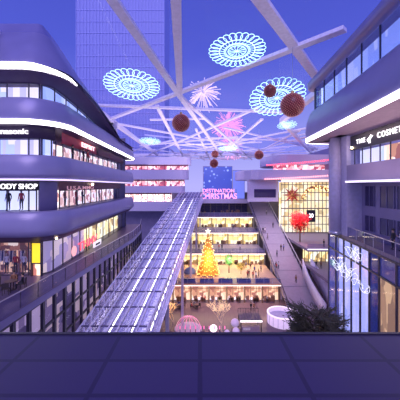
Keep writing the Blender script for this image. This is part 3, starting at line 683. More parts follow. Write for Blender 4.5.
# white reflections in the box glass, built as glowing tubes on its face
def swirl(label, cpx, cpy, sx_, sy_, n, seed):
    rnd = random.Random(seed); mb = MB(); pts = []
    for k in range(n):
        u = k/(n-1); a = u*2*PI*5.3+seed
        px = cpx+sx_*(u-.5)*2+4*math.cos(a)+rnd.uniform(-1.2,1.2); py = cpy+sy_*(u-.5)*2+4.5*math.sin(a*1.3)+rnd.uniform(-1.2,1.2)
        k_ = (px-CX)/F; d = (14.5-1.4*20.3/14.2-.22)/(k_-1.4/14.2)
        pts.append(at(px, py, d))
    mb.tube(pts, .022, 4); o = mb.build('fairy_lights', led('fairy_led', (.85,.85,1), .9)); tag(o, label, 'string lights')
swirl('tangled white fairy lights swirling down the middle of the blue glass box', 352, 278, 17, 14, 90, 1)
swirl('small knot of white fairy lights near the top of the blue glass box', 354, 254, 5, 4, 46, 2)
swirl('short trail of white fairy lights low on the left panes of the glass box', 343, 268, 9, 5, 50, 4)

# ------------------------------------------------------------------ roof lattice
H = 14.0
def rp(px, py): d = H*F/(CY-py); return Vector(((px-CX)/F*d, d, H))
roof = thing('roof_lattice', 'white crisscross beam lattice of the glass atrium roof', 'roof', (0,70,H))
bpy.context.view_layer.update()
beams = [((99,-20),(222,156),.85),((175,-22),(180,97),.8),((103,122),(345,29),.85),((86,105),(300,113),.75),((112,123),(262,150),.75),((157,106),(184,158),.7),((140,146),(238,137),.6),((132,162),(258,108),.7),
         ((243,-22),(352,126),1.0),((180,97),(252,160),.7),((205,138),(312,142),.6),((196,150),(310,128),.6),((224,128),(318,150),.65),((235,157),(322,133),.6),((180,150),(310,153),.6),((168,158),(300,146),.55),
         ((262,120),(214,160),.6),((300,131),(248,158),.55),((150,150),(230,160),.55),((190,160),(285,150),.5),((196,130),(210,160),.55),((150,121),(205,120),.5),((175,146),(262,143),.55),((200,146),(262,160),.5),((230,160),(330,147),.55)]
rb = random.Random(5)
for k in range(38):
    x = rb.uniform(150,320); y = rb.uniform(140,158); beams.append(((x,y),(x+rb.uniform(-70,70),min(161,y+rb.uniform(-10,16))),.5))
for a, b, w in beams:
    bi = len(roof.children)*.013; A = rp(*a)+Vector((0,0,bi)); B = rp(*b)+Vector((0,0,bi)); mb = MB(); mb.bar(A, B, w, .35); mb.build('beam', WHITE, roof)
mb = MB(); mb.bar((-19,18,H),(-19,125,H),.9,.9); mb.bar((17.5,16,H),(17.5,60,H),.9,.9); mb.bar((17.5,60,H),(48,120,H),.9,.9); mb.bar((-19,60,H),(-45,125,H),.9,.9); mb.bar((-45,125,H),(48,125,H),.9,.9)
mb.build('edge_beam', WHITE, roof)
mb = MB(); mb.quad((-19,14,H+.4),(17.5,14,H+.4),(17.5,60,H+.4),(-19,60,H+.4)); mb.add([(-19,60,H+.4),(17.5,60,H+.4),(48,125,H+.4),(-45,125,H+.4)],[(0,1,2,3)]); mb.build('glass_pane', SKYG, roof)
for (x, y) in ((-18.5,61),(-44,124),(47,124)): mb = MB(); mb.bar((x,y,-25),(x,y,H),.8,.8); mb.build('column', PALE, roof)

# snowflake ring lights
def snowflake(label, px, py, r, tilt, nl=27):
    c = rp(px, py)-Vector((0,0,.9)); t = thing('snowflake_light', label, 'ornament light', c, 'round lace lights under the roof')
    M = Matrix.Rotation(math.radians(-tilt), 3, 'X')
    def W(x, y): return c+M @ Vector((x,y,0))
    tr = r*.008+.006
    for R in (.32,.40,.45,.62):
        mb = MB(); mb.tube([W(R*r*math.cos(2*PI*k/40),R*r*math.sin(2*PI*k/40)) for k in range(40)], tr, 5, closed=True); mb.build('ring', LEDC, t)
    for k in range(nl):
        a = 2*PI*k/nl; mb = MB(); cx_, cy_ = .81*r*math.cos(a), .81*r*math.sin(a)
        mb.tube([W(cx_+(.19*r*math.cos(b))*math.cos(a)-(.125*r*math.sin(b))*math.sin(a), cy_+(.19*r*math.cos(b))*math.sin(a)+(.13*r*math.sin(b))*math.cos(a)) for b in [2*PI*j/14 for j in range(14)]], tr, 4, closed=True)
        mb.tube([W((.42+.2*q)*r*math.cos(a+.16*(q%2)),(.42+.2*q)*r*math.sin(a+.16*(q%2))) for q in (0,1)], tr*.8, 4)
        mb.build('loop', LEDC, t)
    mb = MB()
    for k in range(12):
        a = 2*PI*k/12; mb.tube([W(0,0),W(.32*r*math.cos(a),.32*r*math.sin(a))], tr*.8, 4)
        mb.tube([W(.2*r*math.cos(a),.2*r*math.sin(a)),W(.30*r*math.cos(a+.25),.30*r*math.sin(a+.25))], tr*.7, 4)
    mb.build('star', LEDC, t)
    mb = MB()
    for k in range(4): a = PI/4+k*PI/2; p = W(.62*r*math.cos(a),.62*r*math.sin(a)); mb.tube([p,Vector((p.x,p.y,H+.3))], .015, 4)
    mb.build('cables', STEEL, t)
snowflake('large round lace light left of the roof beams', 132, 79, 3.6, 13)
snowflake('large round lace light behind the two red baubles', 277, 92, 4.1, 24)
snowflake('round lace light cut by the top middle of the view', 237, 42, 2.75, 7)
snowflake('small far lace light low above the left shops', 150, 138, 3.1, 12, 14)
snowflake('small lace light just below the big red bauble', 287, 121, 2.1, 14, 14)
snowflake('tiny far lace light between the crowded roof beams', 228, 146, 3.4, 10, 12)

# baubles
def bauble(label, px, py, d, r):
    c = at(px, py, d); t = thing('bauble', label, 'bauble', c, 'red christmas baubles')
    mb = MB(); mb.ball(c, r*.95, 28); mb.build('core', mat('bauble_core', (.16,.02,.02), .35), t, True)
    mb = MB(); n = 420
    for k in range(n):
        z = 1-2*(k+.5)/n; a = k*2.39996; rr = math.sqrt(1-z*z); v = Vector((rr*math.cos(a),rr*math.sin(a),z))
        u = v.orthogonal().normalized(); w = v.cross(u); s_ = r*.055
        mb.add([c+v*r*.93+u*s_,c+v*r*.93+w*s_,c+v*r*.93-u*s_,c+v*r*.93-w*s_,c+v*r*1.03],[(0,1,4),(1,2,4),(2,3,4),(3,0,4)])
    mb.build('spangles', mat('bauble_spangle', (.80,.30,.22), .3, .2), t, flag='stuff')
    mb = MB(); mb.lathe([(r*.14,r*.98),(r*.14,r*1.15),(r*.05,r*1.2)], c, 12); mb.build('cap', mat('gold_cap', (.7,.45,.15), .3, .9), t)
    if c.z < H:
        mb = MB(); mb.tube([c+Vector((0,0,r*1.15)),Vector((c.x,c.y,H+.2))], .02, 5); mb.build('cable', STEEL, t)
bauble('biggest red bauble in front of the lace light', 292.5, 105, 28, 1.2)
bauble('smaller red bauble left of the biggest one', 270, 91, 35, .8)
bauble('red bauble hanging by the crossing beams at centre left', 181, 123, 37, 1.2)
bauble('small orange red bauble far away under the crowded beams', 259, 155, 70, 1.15)
bauble('tiny distant bauble above the starry screen, upper of two', 215, 154, 75, 1.0)
bauble('tiny distant bauble above the starry screen, lower of two', 214, 163.5, 80, 1.25)

# fireworks in the sky
def firework(label, px, py, rpx, d, m, n, seed, droop=.15):
    rnd = random.Random(seed); c = at(px, py, d); R = rpx/F*d; t = thing('firework', label, 'firework', c)
    a_ = MB(); b_ = MB()
    for k in range(n):
        z = rnd.uniform(-1,1); an = rnd.uniform(0,2*PI); rr = math.sqrt(1-z*z); v = Vector((rr*math.cos(an),rr*math.sin(an),z)); L = R*rnd.uniform(.7,1.05)
        pts = [c+v*L*q-Vector((0,0,droop*R*q*q)) for q in (.12,.4,.7,1)]
        a_.tube(pts, .05, 4, .14); b_.ball(pts[-1], .22, 5)
    a_.build('streaks', m, t, flag='stuff'); b_.build('sparks', m, t, flag='stuff')
firework('white firework burst above the crossing roof beams', 203, 92, 18, 140, led('fw_white', (1,.75,.9), .95), 90, 1)
firework('large pink firework burst right of the beam crossing', 228, 125, 17, 140, led('fw_pink', (1,.38,.62), .9), 150, 2)
firework('low pink firework burst under the large pink one', 231, 146, 13, 140, led('fw_rose', (1,.45,.75), .9), 110, 3)
# sky towers outside
t = thing('office_tower', 'tall blue office tower seen through the roof at upper left', 'tower', (-46,172,-25))
mb = MB(); mb.box(-76,-22,172,200,-25,130); mb.build('glass_body', mat('tower_glass', (.30,.34,.68), .5, .0, var=.03), t)
mb = MB()
for k in range(28): x = -76+2*k; mb.box(x-.14,x+.14,171.6,172,-25,130)
for k in range(18): z = 10+7*k; mb.box(-76,-22,171.7,172,z-.18,z+.18)
mb.build('facade_grid', mat('tower_grid', (.42,.45,.80), .5), t)

# ------------------------------------------------------------------ trees
def leaf_cloud(mb, n, fn, size):
    for k in range(n):
        p = fn(); u = Vector((random.gauss(0,1),random.gauss(0,1),random.gauss(0,1))).normalized(); v = u.orthogonal().normalized()*size*.45; u = u*size
        mb.quad(p-u*.5, p+v*.5, p+u*.5, p-v*.5)
# golden tree
c = Vector((.03*66-.1, 66, -20.8)); c.x = (208-CX)/F*66
t = thing('christmas_tree', 'tall golden lit christmas tree on the middle terrace', 'christmas tree', c)
mb = MB(); mb.tube([c, c+Vector((0,0,9.2))], .25, 8, .06); mb.build('trunk', mat('trunk_brown', (.12,.06,.03), .7), t)
mb = MB(); mb.lathe([(2.25,.5),(1.2,3.4),(.7,6.2),(.15,9.2),(.02,9.7)], c, 18)
for k in range(2600):
    u = random.random()**1.5; z = .4+u*9.2; r = 2.6*(1-u)**.9+.1; a = random.uniform(0,2*PI)
    p = c+Vector((r*.72*math.cos(a),r*.72*math.sin(a),z+.15)); q = c+Vector((r*math.cos(a+.05),r*math.sin(a+.05),z-.12)); s_ = Vector((-math.sin(a),math.cos(a),0))*.09
    mb.quad(p-s_,p+s_,q+s_*.3,q-s_*.3)
mb.build('foliage', mat('golden_foliage', (.85,.46,.08), .5), t)
for k in range(9): # light swags
    mb = MB()
    z = .5+k*1.0; r = 2.6*(1-(z-.4)/9.2)**.9+.12; nb = max(8, int(34*(1-k/10)))
    for j in range(nb):
        a = 2*PI*j/nb+k; mb.ball(c+Vector((r*math.cos(a),r*math.sin(a),z+.25*math.sin(j*2.2))), .10, 6)
    mb.build('light_string', led('gold_orange_bulb', (1,.45,.12), 3.5) if k < 3 else led('gold_bulb', (1,.75,.3), 3.2), t)
mb = MB()
for k in range(10):
    a = 2*PI*k/10; R = .7 if k % 2 == 0 else .3; a2 = a+2*PI/10; R2 = .3 if k % 2 == 0 else .7; o = c+Vector((0,0,10.1))
    mb.add([o+Vector((0,-.12,0)),o+Vector((R*math.sin(a),0,R*math.cos(a))),o+Vector((R2*math.sin(a2),0,R2*math.cos(a2))),o+Vector((0,.12,0))],[(0,1,2),(3,2,1)])
mb.build('star', led('star_led', (1,.9,.6), 3), t)
mb = MB(); mb.lathe([(2.2,0),(2.2,.35),(2.05,.4),(0.4,.42)], c, 28); mb.build('base', mat('blue_base', (.2,.2,.45), .5), t)
def lit_tree(name, label, base, h, sp, leafm, n, trunkm, sz=.28, crown=.62, em=None):
    t = thing(name, label, 'tree', base); mb = MB(); b = Vector(base); tips = []
    mb.tube([b, b+Vector((0,0,h*.42))], .13*h/5, 7, .09*h/5)
    for k in range(9):
        a = 2*PI*k/9; q = b+Vector((sp*.55*math.cos(a),sp*.55*math.sin(a),h*random.uniform(.6,.95))); s0 = b+Vector((0,0,h*random.uniform(.28,.42)))
        mid = s0.lerp(q,.5)+Vector((0,0,h*.03)); mb.tube([s0,mid,q], .05*h/5, 5, .015*h/5)
        for j in range(2):
            q2 = mid+Vector((random.uniform(-1,1)*sp*.4,random.uniform(-1,1)*sp*.4,h*random.uniform(.15,.35))); mb.tube([mid,q2], .03*h/5, 4, .01); tips.append(q2)
        tips.append(q)
    mb.build('trunk', trunkm, t)
    if n:
        mb = MB()
        def fn():
            while True:
                v = Vector((random.uniform(-1,1),random.uniform(-1,1),random.uniform(-1,1)))
                if .35 < v.length < 1: q = tips[int(random.random()*len(tips))]; w_ = b+Vector((v.x*sp,v.y*sp,h*crown+v.z*h*.38)); return w_.lerp(q, random.uniform(.0,.55))
        leaf_cloud(mb, n, fn, sz); mb.build('foliage', leafm, t)
    if em:
        mb = MB()
        for p in tips:
            for j in range(16): mb.ball(p+Vector((random.gauss(0,sp*.16),random.gauss(0,sp*.16),random.gauss(0,sp*.16))), .07*h/5, 5)
        mb.build('light_bulbs', em, t, flag='stuff')
    return t
lit_tree('led_tree', 'bright red glowing tree beside the ramp before the yellow glass wall', (24.9+.8,72,-14.3), 7.4, 2.8, mat('red_leaves', (.80,.02,.03), .9, spec=.1), 1700, mat('trunk_brown', (.12,.06,.03), .7), .40, .62, led('red_tree_bulb', (1,.05,.07), .9))
lit_tree('small_tree', 'green lit tree right of the golden christmas tree', ((229-CX)/F*67,67,-20.8), 4.6, 1.5, mat('lime_leaves', (.3,.6,.2), .6), 700, mat('trunk_brown', (.12,.06,.03), .7), .28, .62)
lit_tree('small_tree', 'yellow lit bushy tree second right of the golden christmas tree', ((241-CX)/F*66,66,-20.8), 3.0, 1.6, mat('yellow_leaves', (.85,.62,.12), .6), 600, mat('trunk_brown', (.12,.06,.03), .7), .25, .55)
BRANCH = mat('lit_branch', (.6,.46,.36), .6)
def bare_tree(label, base, h, sp, seed, em):
    rnd = random.Random(seed); t = thing('bare_tree', label, 'tree', base, 'bare plaza trees wrapped in lights'); mb = MB(); bl = MB()
    def grow(p, v, L, r, lev):
        q = p+v*L; m1 = p.lerp(q,.5)+Vector((rnd.uniform(-1,1),rnd.uniform(-1,1),0))*L*.06
        mb.tube([p,m1,q], r, 5, r*.62)
        for j in range(4): bl.ball(p.lerp(q,(j+.5)/4)+Vector((0,0,r*1.1)), .03, 4)
        if lev:
            for k in range(3):
                nv = (v+Vector((rnd.uniform(-1,1)*sp,rnd.uniform(-1,1)*sp,rnd.uniform(.05,.5)))).normalized(); grow(q, nv, L*rnd.uniform(.68,.88), r*.6, lev-1)
    grow(Vector(base), Vector((0,0,1)), h*.21, .10, 5)
    mb.build('branches', BRANCH, t); bl.build('light_bulbs', em, t, flag='stuff')
bare_tree('bare light wrapped tree at the plaza centre beside the kiosk', on_z(222,333,-25), 7.2, 1.0, 3, led('warm_twinkle', (1,.68,.42), .8))
bare_tree('bare light wrapped tree on the plaza beside the glass canopy', on_z(174,333,-25), 7.2, 1.0, 8, led('orange_twinkle', (1,.5,.2), 1.4))
# dark foreground tree
b = Vector((12.0,29,-25)); t = thing('evergreen_tree', 'dark leafy treetop in front of the blue glass box', 'tree', b)
mb = MB(); mb.tube([b,b+Vector((.1,0,6)),b+Vector((0,0,11.5))], .28, 8, .1); tips = []
for k in range(64):
    a = random.uniform(0,2*PI); s0 = b+Vector((0,0,random.uniform(7.4,11.6))); q = s0+Vector((3.1*math.cos(a)*random.uniform(.5,1),3.2*math.sin(a)*random.uniform(.5,1),random.uniform(-.6,2.0))); mb.tube([s0,s0.lerp(q,.5)+Vector((0,0,.3)),q], .07, 5, .02); tips.append((s0,q))
mb.build('trunk', mat('dark_bark', (.05,.035,.03), .8), t)
mb = MB()
for k in range(6500):
    s0, q = random.choice(tips); u = random.uniform(.3,1.05); p = s0.lerp(q,u)+Vector((random.gauss(0,.22),random.gauss(0,.22),random.gauss(0,.16)))
    dv = (q-s0).normalized()*.3+Vector((random.gauss(0,.14),random.gauss(0,.14),random.gauss(0,.12))); w = dv.orthogonal().normalized()*.05
    mb.quad(p-w,p+w,p+dv+w*.3,p+dv-w*.3)
mb.build('foliage', mat('dark_green_needles', (.04,.04,.032), .6), t)

# ------------------------------------------------------------------ plaza objects
p = on_z(284,326,-25)
t = thing('round_booth', 'pale round glowing booth on the plaza beside the dark tree', 'booth', p)
cc = p+Vector((0,1.3,0))
mb = MB(); mb.lathe([(2.6,0),(2.65,.2),(2.65,1.8),(2.45,1.85),(2.4,1.8),(2.4,1.1)], cc, 36, False); mb.build('wall', led('booth_lilac_led', (.78,.6,.95), .55), t, True)
mb = MB(); mb.lathe([(2.68,1.76),(2.68,1.92),(2.42,1.92),(2.42,1.76)], cc, 36, False); mb.build('light_rim', led('lilac_led', (.95,.8,1), .75), t, True)
mb = MB(); mb.lathe([(2.4,1.1),(.01,1.15)], cc, 36, False); mb.build('counter_top', PALE, t)
for k in range(18): a = 2*PI*k/18; mb = MB(); mb.bar(cc+Vector((2.67*math.cos(a),2.67*math.sin(a),.1)),cc+Vector((2.67*math.cos(a),2.67*math.sin(a),1.75)),.05,.05); mb.build('rib', PANEL, t)
# kiosk
x0, x1, y0, y1 = (240.5-CX)/F*47.3, (262-CX)/F*47.3, 47.3, 50.4
t = thing('kiosk', 'dark slatted kiosk with white counter edge at the plaza front', 'kiosk', ((x0+x1)/2,y0,-25))
mb = MB(); mb.box(x0,x1,y0,y1,-22.95,-22.85)
mb.build('roof', mat('dark_plum_roof', (.09,.06,.12), .5), t)
mb = MB(); n = 9
for k in range(n): x = x0+(x1-x0)*k/(n-1); mb.bar((x,y0,-22.78),(x,y1,-22.78),.07,.1)
mb.build('slats', FRAME, t)
mb = MB(); mb.box(x0-.05,x1+.05,y0-.1,y0,-22.98,-22.72); mb.build('white_edge', led('kiosk_led', (1,.9,1), 1.3), t)
for x in (x0+.1,x1-.1):
    for y in (y0+.1,y1-.1): mb = MB(); mb.bar((x,y,-25),(x,y,-22.9),.14,.14); mb.build('post', DARK, t)
mb = MB(); mb.box(x0+.3,x1-.3,y0+.3,y0+1.0,-25,-23.95); kc = mb.build('counter', mat('mauve_counter', (.34,.25,.34), .5), t)
mb = MB(); mb.box(x0+.5,x0+1.7,y0+.24,y0+.3,-24.5,-24.1); mb.build('notice', mat('pale_notice', (.7,.65,.7), .5), kc)
mb = MB()
for k in range(9): x = x0+(x1-x0)*k/8; mb.bar((x,y1,-22.85),(x,y1,-22.0),.05,.05)
mb.bar((x0,y1,-22.0),(x1,y1,-22.0),.06,.06); mb.build('back_rail', FRAME, t)
# pink dome of light arches
c = on_z(188,333,-25)+Vector((0,1.2,0)); t = thing('light_dome', 'pink illuminated dome of arches at the plaza front', 'light sculpture', c)
for k in range(7):
    a = PI*k/7; mb = MB(); mb.tube([c+Vector((2.2*math.cos(b)*math.cos(a),2.2*math.cos(b)*math.sin(a)*.8,2.3*math.sin(b))) for b in [PI*j/16 for j in range(17)]], .035, 5); mb.build('arch', LEDP if k % 2 else led('soft_pink_led', (1,.45,.62), .55), t)
mb = MB(); mb.lathe([(2.4,0),(2.4,.2),(2.2,.22)], c, 30); mb.build('base_ring', PALE, t)
# row of low pink lights
for k in range(10):
    px = 178+5.2*k if k < 5 else 176+5.2*k
    p = on_z(px+2, 334.5, -25)
    t = thing('bollard_light', '%s low pink bollard light from the left along the plaza front' % ORD[k], 'lamp', p, 'pink bollard lights')
    mb = MB(); mb.tube([p,p+Vector((0,0,.9))], .05, 6); mb.build('post', DARK, t)
    mb = MB(); mb.lathe([(.07,.9),(.11,1.0),(.11,1.35),(.05,1.45)], p, 8); mb.build('lantern', LEDP, t)
for (px, py, r, lab, m) in ((213.5,332,.62,'bright pink white globe lamp by the light wrapped tree', led('globe_pink', (1,.75,.9), 2.2)),(235,327,.75,'pale rounded glowing seat left of the kiosk, farther one', mat('lilac_panel', (.42,.34,.58), .45, 0, (.8,.6,1), .2)),(236,334.5,.6,'pale rounded glowing seat left of the kiosk, nearer one', mat('lilac_panel', (.42,.34,.58), .45, 0, (.8,.6,1), .2)),(227,335,.45,'small pale glowing seat between tree and kiosk', mat('lilac_panel', (.42,.34,.58), .45, 0, (.8,.6,1), .2))):
    p = on_z(px, py, -25); t = thing('globe_lamp' if 'globe' in lab else 'glowing_seat', lab, 'lamp' if 'globe' in lab else 'seat', p)
    mb = MB(); mb.ball(p+Vector((0,0,r)), r, 16, .95); mb.build('globe' if 'globe' in lab else 'shell', m, t, True)
    mb = MB(); mb.lathe([(r*.5,0),(r*.5,.1)], p, 14); mb.build('foot', STEEL, t)
# blue dome booth on terrace
p = at(190,274,67); p.z = -20.8; t = thing('dome_tent', 'small blue dome tent left of the golden christmas tree', 'tent', p)
mb = MB(); mb.lathe([(1.5*math.cos(PI/2*k/7),.1+1.3*math.sin(PI/2*k/7)) for k in range(8)], p, 18); mb.build('cover', mat('blue_tent', (.12,.18,.45), .5), t, True)
mb = MB(); mb.lathe([(1.55,0),(1.55,.12)], p, 18); mb.build('rim', STEEL, t)

# tables and chairs
CHAIRM = mat('black_cane', (.03,.022,.03), .6); TABLEM = mat('dark_table_top', (.08,.05,.06), .3)
def make_chair():
    t = thing('cafe_chair', '', '', (0,0,0))
    mb = MB(); mb.box(-.22,.22,-.22,.22,.43,.47); mb.build('seat', CHAIRM, t)
    mb = MB(); mb.box(-.22,.22,.19,.23,.55,.9); mb.build('backrest', CHAIRM, t)
    for sx_ in (-1,1):
        for sy_ in (-1,1):
            mb = MB(); mb.bar((.2*sx_,.2*sy_,0),(.2*sx_,.2*sy_,.9 if sy_ > 0 else .44),.035,.035); mb.build('leg', CHAIRM, t)
    return t
def make_table():
    t = thing('cafe_table', '', '', (0,0,0))
    mb = MB(); mb.lathe([(.45,.71),(.46,.74),(.44,.75)], (0,0,0), 20); mb.build('tabletop', TABLEM, t)
    mb = MB(); mb.lathe([(.04,.03),(.04,.71)], (0,0,0), 8); mb.build('pedestal', DARK, t)
    mb = MB(); mb.lathe([(.26,0),(.26,.02),(.05,.05)], (0,0,0), 16); mb.build('foot', DARK, t)
    return t
chair0 = make_chair(); table0 = make_table(); used = {'c': 0, 't': 0}
def put(kind, p, rz_, label, cat, group):
    src = chair0 if kind == 'c' else table0
    o = src if not used[kind] else copy_tree(src)
    used[kind] = 1; o.location = p; o.rotation_euler = (0,0,rz_); tag(o, label, cat, group); return o

# ------------------------------------------------------------------ people
SK = mat('skin', (.55,.33,.24), .6); HAIR = mat('dark_hair', (.02,.014,.012), .6)
OUT = {'black': ((.02,.02,.03),(.03,.03,.05)), 'white': ((.75,.7,.72),(.05,.05,.09)), 'red': ((.5,.05,.06),(.04,.04,.06)), 'blue': ((.08,.12,.35),(.03,.03,.05)), 'brown': ((.25,.12,.07),(.05,.04,.05)), 'grey': ((.3,.29,.33),(.06,.06,.08))}
def pose(kind):
    J = {'pel':(0,0,.95,.125,.1),'spi':(0,0,1.14,.125,.095),'che':(0,0,1.33,.15,.1),'nec':(0,-.005,1.48,.055,.055),'hd0':(0,-.02,1.56,.075,.085),'hd1':(0,-.025,1.65,.085,.10),'hd2':(0,-.01,1.735,.06,.07)}
    def limb(s, side, arm, leg):
        J['sh'+side] = (s*.17,0,1.42,.062,.06); J['el'+side] = (*arm[0],.043,.043); J['wr'+side] = (*arm[1],.03,.03); J['pa'+side] = (*arm[2],.028,.04)
        J['hi'+side] = (s*.085,0,.90,.085,.09); J['kn'+side] = (*leg[0],.057,.06); J['an'+side] = (*leg[1],.038,.04); J['to'+side] = (*leg[2],.04,.03)
    for s, side in ((-1,'L'),(1,'R')):
        if kind == 'stand': limb(s, side, ((s*.23,.03,1.13),(s*.24,-.06,.89),(s*.24,-.09,.81)), ((s*.095,-.02,.5),(s*.1,.01,.08),(s*.12,-.16,.04)))
        elif kind == 'walk': limb(s, side, ((s*.23,.1*s,1.14),(s*.22,-.12+.16*s,.92),(s*.22,-.18+.18*s,.85)), ((s*.09,-.14*s-.05,.51),(s*.09,-.2*s+.06,.1),(s*.1,-.2*s-.10,.045)))
        elif kind == 'phone': limb(s, side, ((s*.22,-.04,1.14),(s*.10,-.26,1.2),(s*.07,-.31,1.27)), ((s*.095,-.02,.5),(s*.1,.01,.08),(s*.12,-.16,.04)))
        else:
            limb(s, side, ((s*.22,-.06,1.13),(s*.16,-.3,1.03),(s*.13,-.37,1.03)), ((s*.11,-.46,.96),(s*.11,-.44,.52),(s*.12,-.6,.48)))
    if kind == 'sit': J = {k: (v[0],v[1],v[2]-.44,v[3],v[4]) for k, v in J.items()}
    E = [('pel','spi'),('spi','che'),('che','nec'),('nec','hd0'),('hd0','hd1'),('hd1','hd2')]
    for q in 'LR': E += [('che','sh'+q),('sh'+q,'el'+q),('el'+q,'wr'+q),('wr'+q,'pa'+q),('pel','hi'+q),('hi'+q,'kn'+q),('kn'+q,'an'+q),('an'+q,'to'+q)]
    return J, E
BODY = {}
def body_mesh(kind):
    if kind in BODY: return BODY[kind]
    J, E = pose(kind); names = list(J); idx = {n: i for i, n in enumerate(names)}
    me = bpy.data.meshes.new('skeleton'); me.from_pydata([J[n][:3] for n in names], [(idx[a],idx[b]) for a, b in E], [])
    ob = bpy.data.objects.new('skeleton', me); COL.objects.link(ob)
    ob.modifiers.new('Skin','SKIN'); sv = me.skin_vertices[0].data
    for n in names: sv[idx[n]].radius = J[n][3:5]; sv[idx[n]].use_root = (n == 'pel')
    sb = ob.modifiers.new('Sub','SUBSURF'); sb.levels = 1; sb.render_levels = 1
    dg = bpy.context.evaluated_depsgraph_get(); out = bpy.data.meshes.new_from_object(ob.evaluated_get(dg)); bpy.data.objects.remove(ob)
    segs = [(a, b, Vector(J[a][:3]), Vector(J[b][:3])) for a, b in E]
    mi = []
    for p in out.polygons:
        c = Vector(p.center); best = min(segs, key=lambda s: (lambda t: (c-(s[2]+(s[3]-s[2])*t)).length)(max(0, min(1, (c-s[2]).dot(s[3]-s[2])/(s[3]-s[2]).length_squared))))
        n = best[1]
        mi.append(0 if n[:2] in ('hd','pa') or n == 'nec' and c.z > J['nec'][2]-.03 else 1 if n in ('spi','che','nec') or n[:2] in ('sh','el','wr') else 2 if n[:2] in ('hi','kn','an') else 3)
    mb = MB(); mb.v = [tuple(v.co) for v in out.vertices]; mb.f = [list(p.vertices) for p in out.polygons]; mb.mi = mi
    # fingers, nose, eyes, mouth, ears
    mb.cur = 0
    for q in 'LR':
        w = Vector(J['wr'+q][:3]); p = Vector(J['pa'+q][:3]); d = (p-w).normalized(); s = -1 if q == 'L' else 1
        side = Vector((0,1,0)) if abs(d.z) > .6 else Vector((1,0,0)); inn = Vector((-s,0,0)) if abs(d.z) > .6 else Vector((0,0,-1))
        for k, L in enumerate((.07,.08,.075,.058)):
            o = p+side*(.027-.018*k)+d*.0; mb.tube([o,o+d*L*.55+inn*.006,o+d*L+inn*.025], .0095, 5, .006)
        o = w.lerp(p,.45)-side*(-.03 if abs(d.z) > .6 else .03*s); mb.tube([o,o+d*.03-side*(-.02)+inn*.01,o+d*.055-side*(-.022)+inn*.02], .011, 5, .007)
    h = Vector(J['hd1'][:3]); mb.add([h+Vector((-.014,-.095,-.03)),h+Vector((.014,-.095,-.03)),h+Vector((0,-.128,-.025)),h+Vector((0,-.095,.025))],[(0,1,2),(0,2,3),(1,3,2)])
    for s in (-1,1): mb.tube([h+Vector((s*.085,0,-.03)),h+Vector((s*.095,.01,.0)),h+Vector((s*.088,.01,.03))], .014, 5)
    mb.cur = 4
    for s in (-1,1): mb.ball(h+Vector((s*.032,-.09,.012)), .012, 6)
    mb.box(h.x-.025,h.x+.025,h.y-.098,h.y-.085,h.z-.055,h.z-.047)
    hb = MB(); prof = [(max(.002,.112*math.sin(PI*k/10)),-.115*math.cos(PI*k/10)) for k in range(4,11)]
    hb.lathe(prof, h+Vector((0,.022,.025)), 14, False); hb.v = [v for v in hb.v]
    hb.lathe([(.05,-.1),(.085,-.05),(.09,0.02)], h+Vector((0,.05,-.0)), 10, False)
    BODY[kind] = (mb, hb); return BODY[kind]
PM = {}
def person(kind, out, p, rz_, label, group=None):
    if (kind,out) not in PM:
        mb, hb = body_mesh(kind); a, b = OUT[out]
        ms = [SK, mat('top_'+out, a, .7), mat('legs_'+out, b, .7), mat('shoe_leather', (.03,.025,.03), .5), HAIR]
        o = mb.build('person', ms, None, True); hr = hb.build('hair', HAIR, o, True); PM[(kind,out)] = o
    else: o = copy_tree(PM[(kind,out)])
    o.location = p; o.rotation_euler = (0,0,rz_); tag(o, label, 'person', group); return o
def ramp_pt(px, py):
    d = 47.02/(.412+(py-CY)/F); x = max(18.0, min(23.5, (px-CX)/F*d)); return Vector((x, d, rz(d)+.03))
for (px,py,k,o,r,lab) in ((263,233,'walk','black',0,'person in black walking down the upper ramp on its left side'),(265,233.5,'walk','white',.2,'person in white top walking beside one in black on the upper ramp'),
        (273,228,'walk','black',PI,'person in black walking up the top of the ramp near the right rail'),(267.5,240,'walk','grey',.1,'person in grey alone near the left ramp rail below the upper pair'),
        (281,251,'walk','black',0,'person in black walking mid ramp, left of a close pair'),(283.5,251,'stand','blue',.4,'person in blue mid ramp, right of a close pair'),(277,257,'walk','grey',PI,'person in grey walking up just below mid ramp'),
        (274,269,'walk','black',0,'person in black low on the ramp, left of three'),(276.5,270,'walk','red',.2,'person in red low on the ramp, middle of three'),(278.5,269,'stand','white',.5,'person in white top low on the ramp, right of three'),
        (266.5,215,'walk','grey',PI,'person in grey at the very top of the ramp'),(296,283,'walk','brown',0,'person in brown near the foot of the ramp')):
    person(k, o, ramp_pt(px,py), r, lab)
def seat_group(p, n, lab, outs, occ, grp):
    put('t', p, 0, 'small dark round cafe table ' + lab, 'table', 'cafe tables')
    for k in range(n):
        a = 2*PI*k/n+.3; q = Vector(p)+Vector((.85*math.cos(a),.85*math.sin(a),0)); rz_ = a-PI/2
        put('c', q, rz_, 'black cafe chair around the table ' + lab, 'chair', 'chairs '+lab)
        if k < occ: person('sit', outs[k], q, rz_, 'person in %s seated at the table %s' % (outs[k], lab), 'diners '+lab if outs.count(outs[k]) > 1 else None)
for (px,py,lab,outs) in ((165,316,'on the plaza beside the canopy tree',('black','grey','brown')),(180,308,'second from the canopy on the plaza',('black','blue','grey')),(195.5,308,'third from the canopy on the plaza',('black','grey','red'))):
    seat_group(on_z(px,py,-25), 4, lab, outs, 3, 'x')
for (x,y,lab,outs) in ((-17.2,22.3,'at the far left edge of the left terrace',('black','grey')),(-14.9,22.0,'on the left terrace before the yellow panel',('black','brown')),(-15.6,19.3,'on the left terrace nearest the viewer',('black','blue'))):
    seat_group(Vector((x,y,-8.2)), 4, lab, outs, 2, 'y')
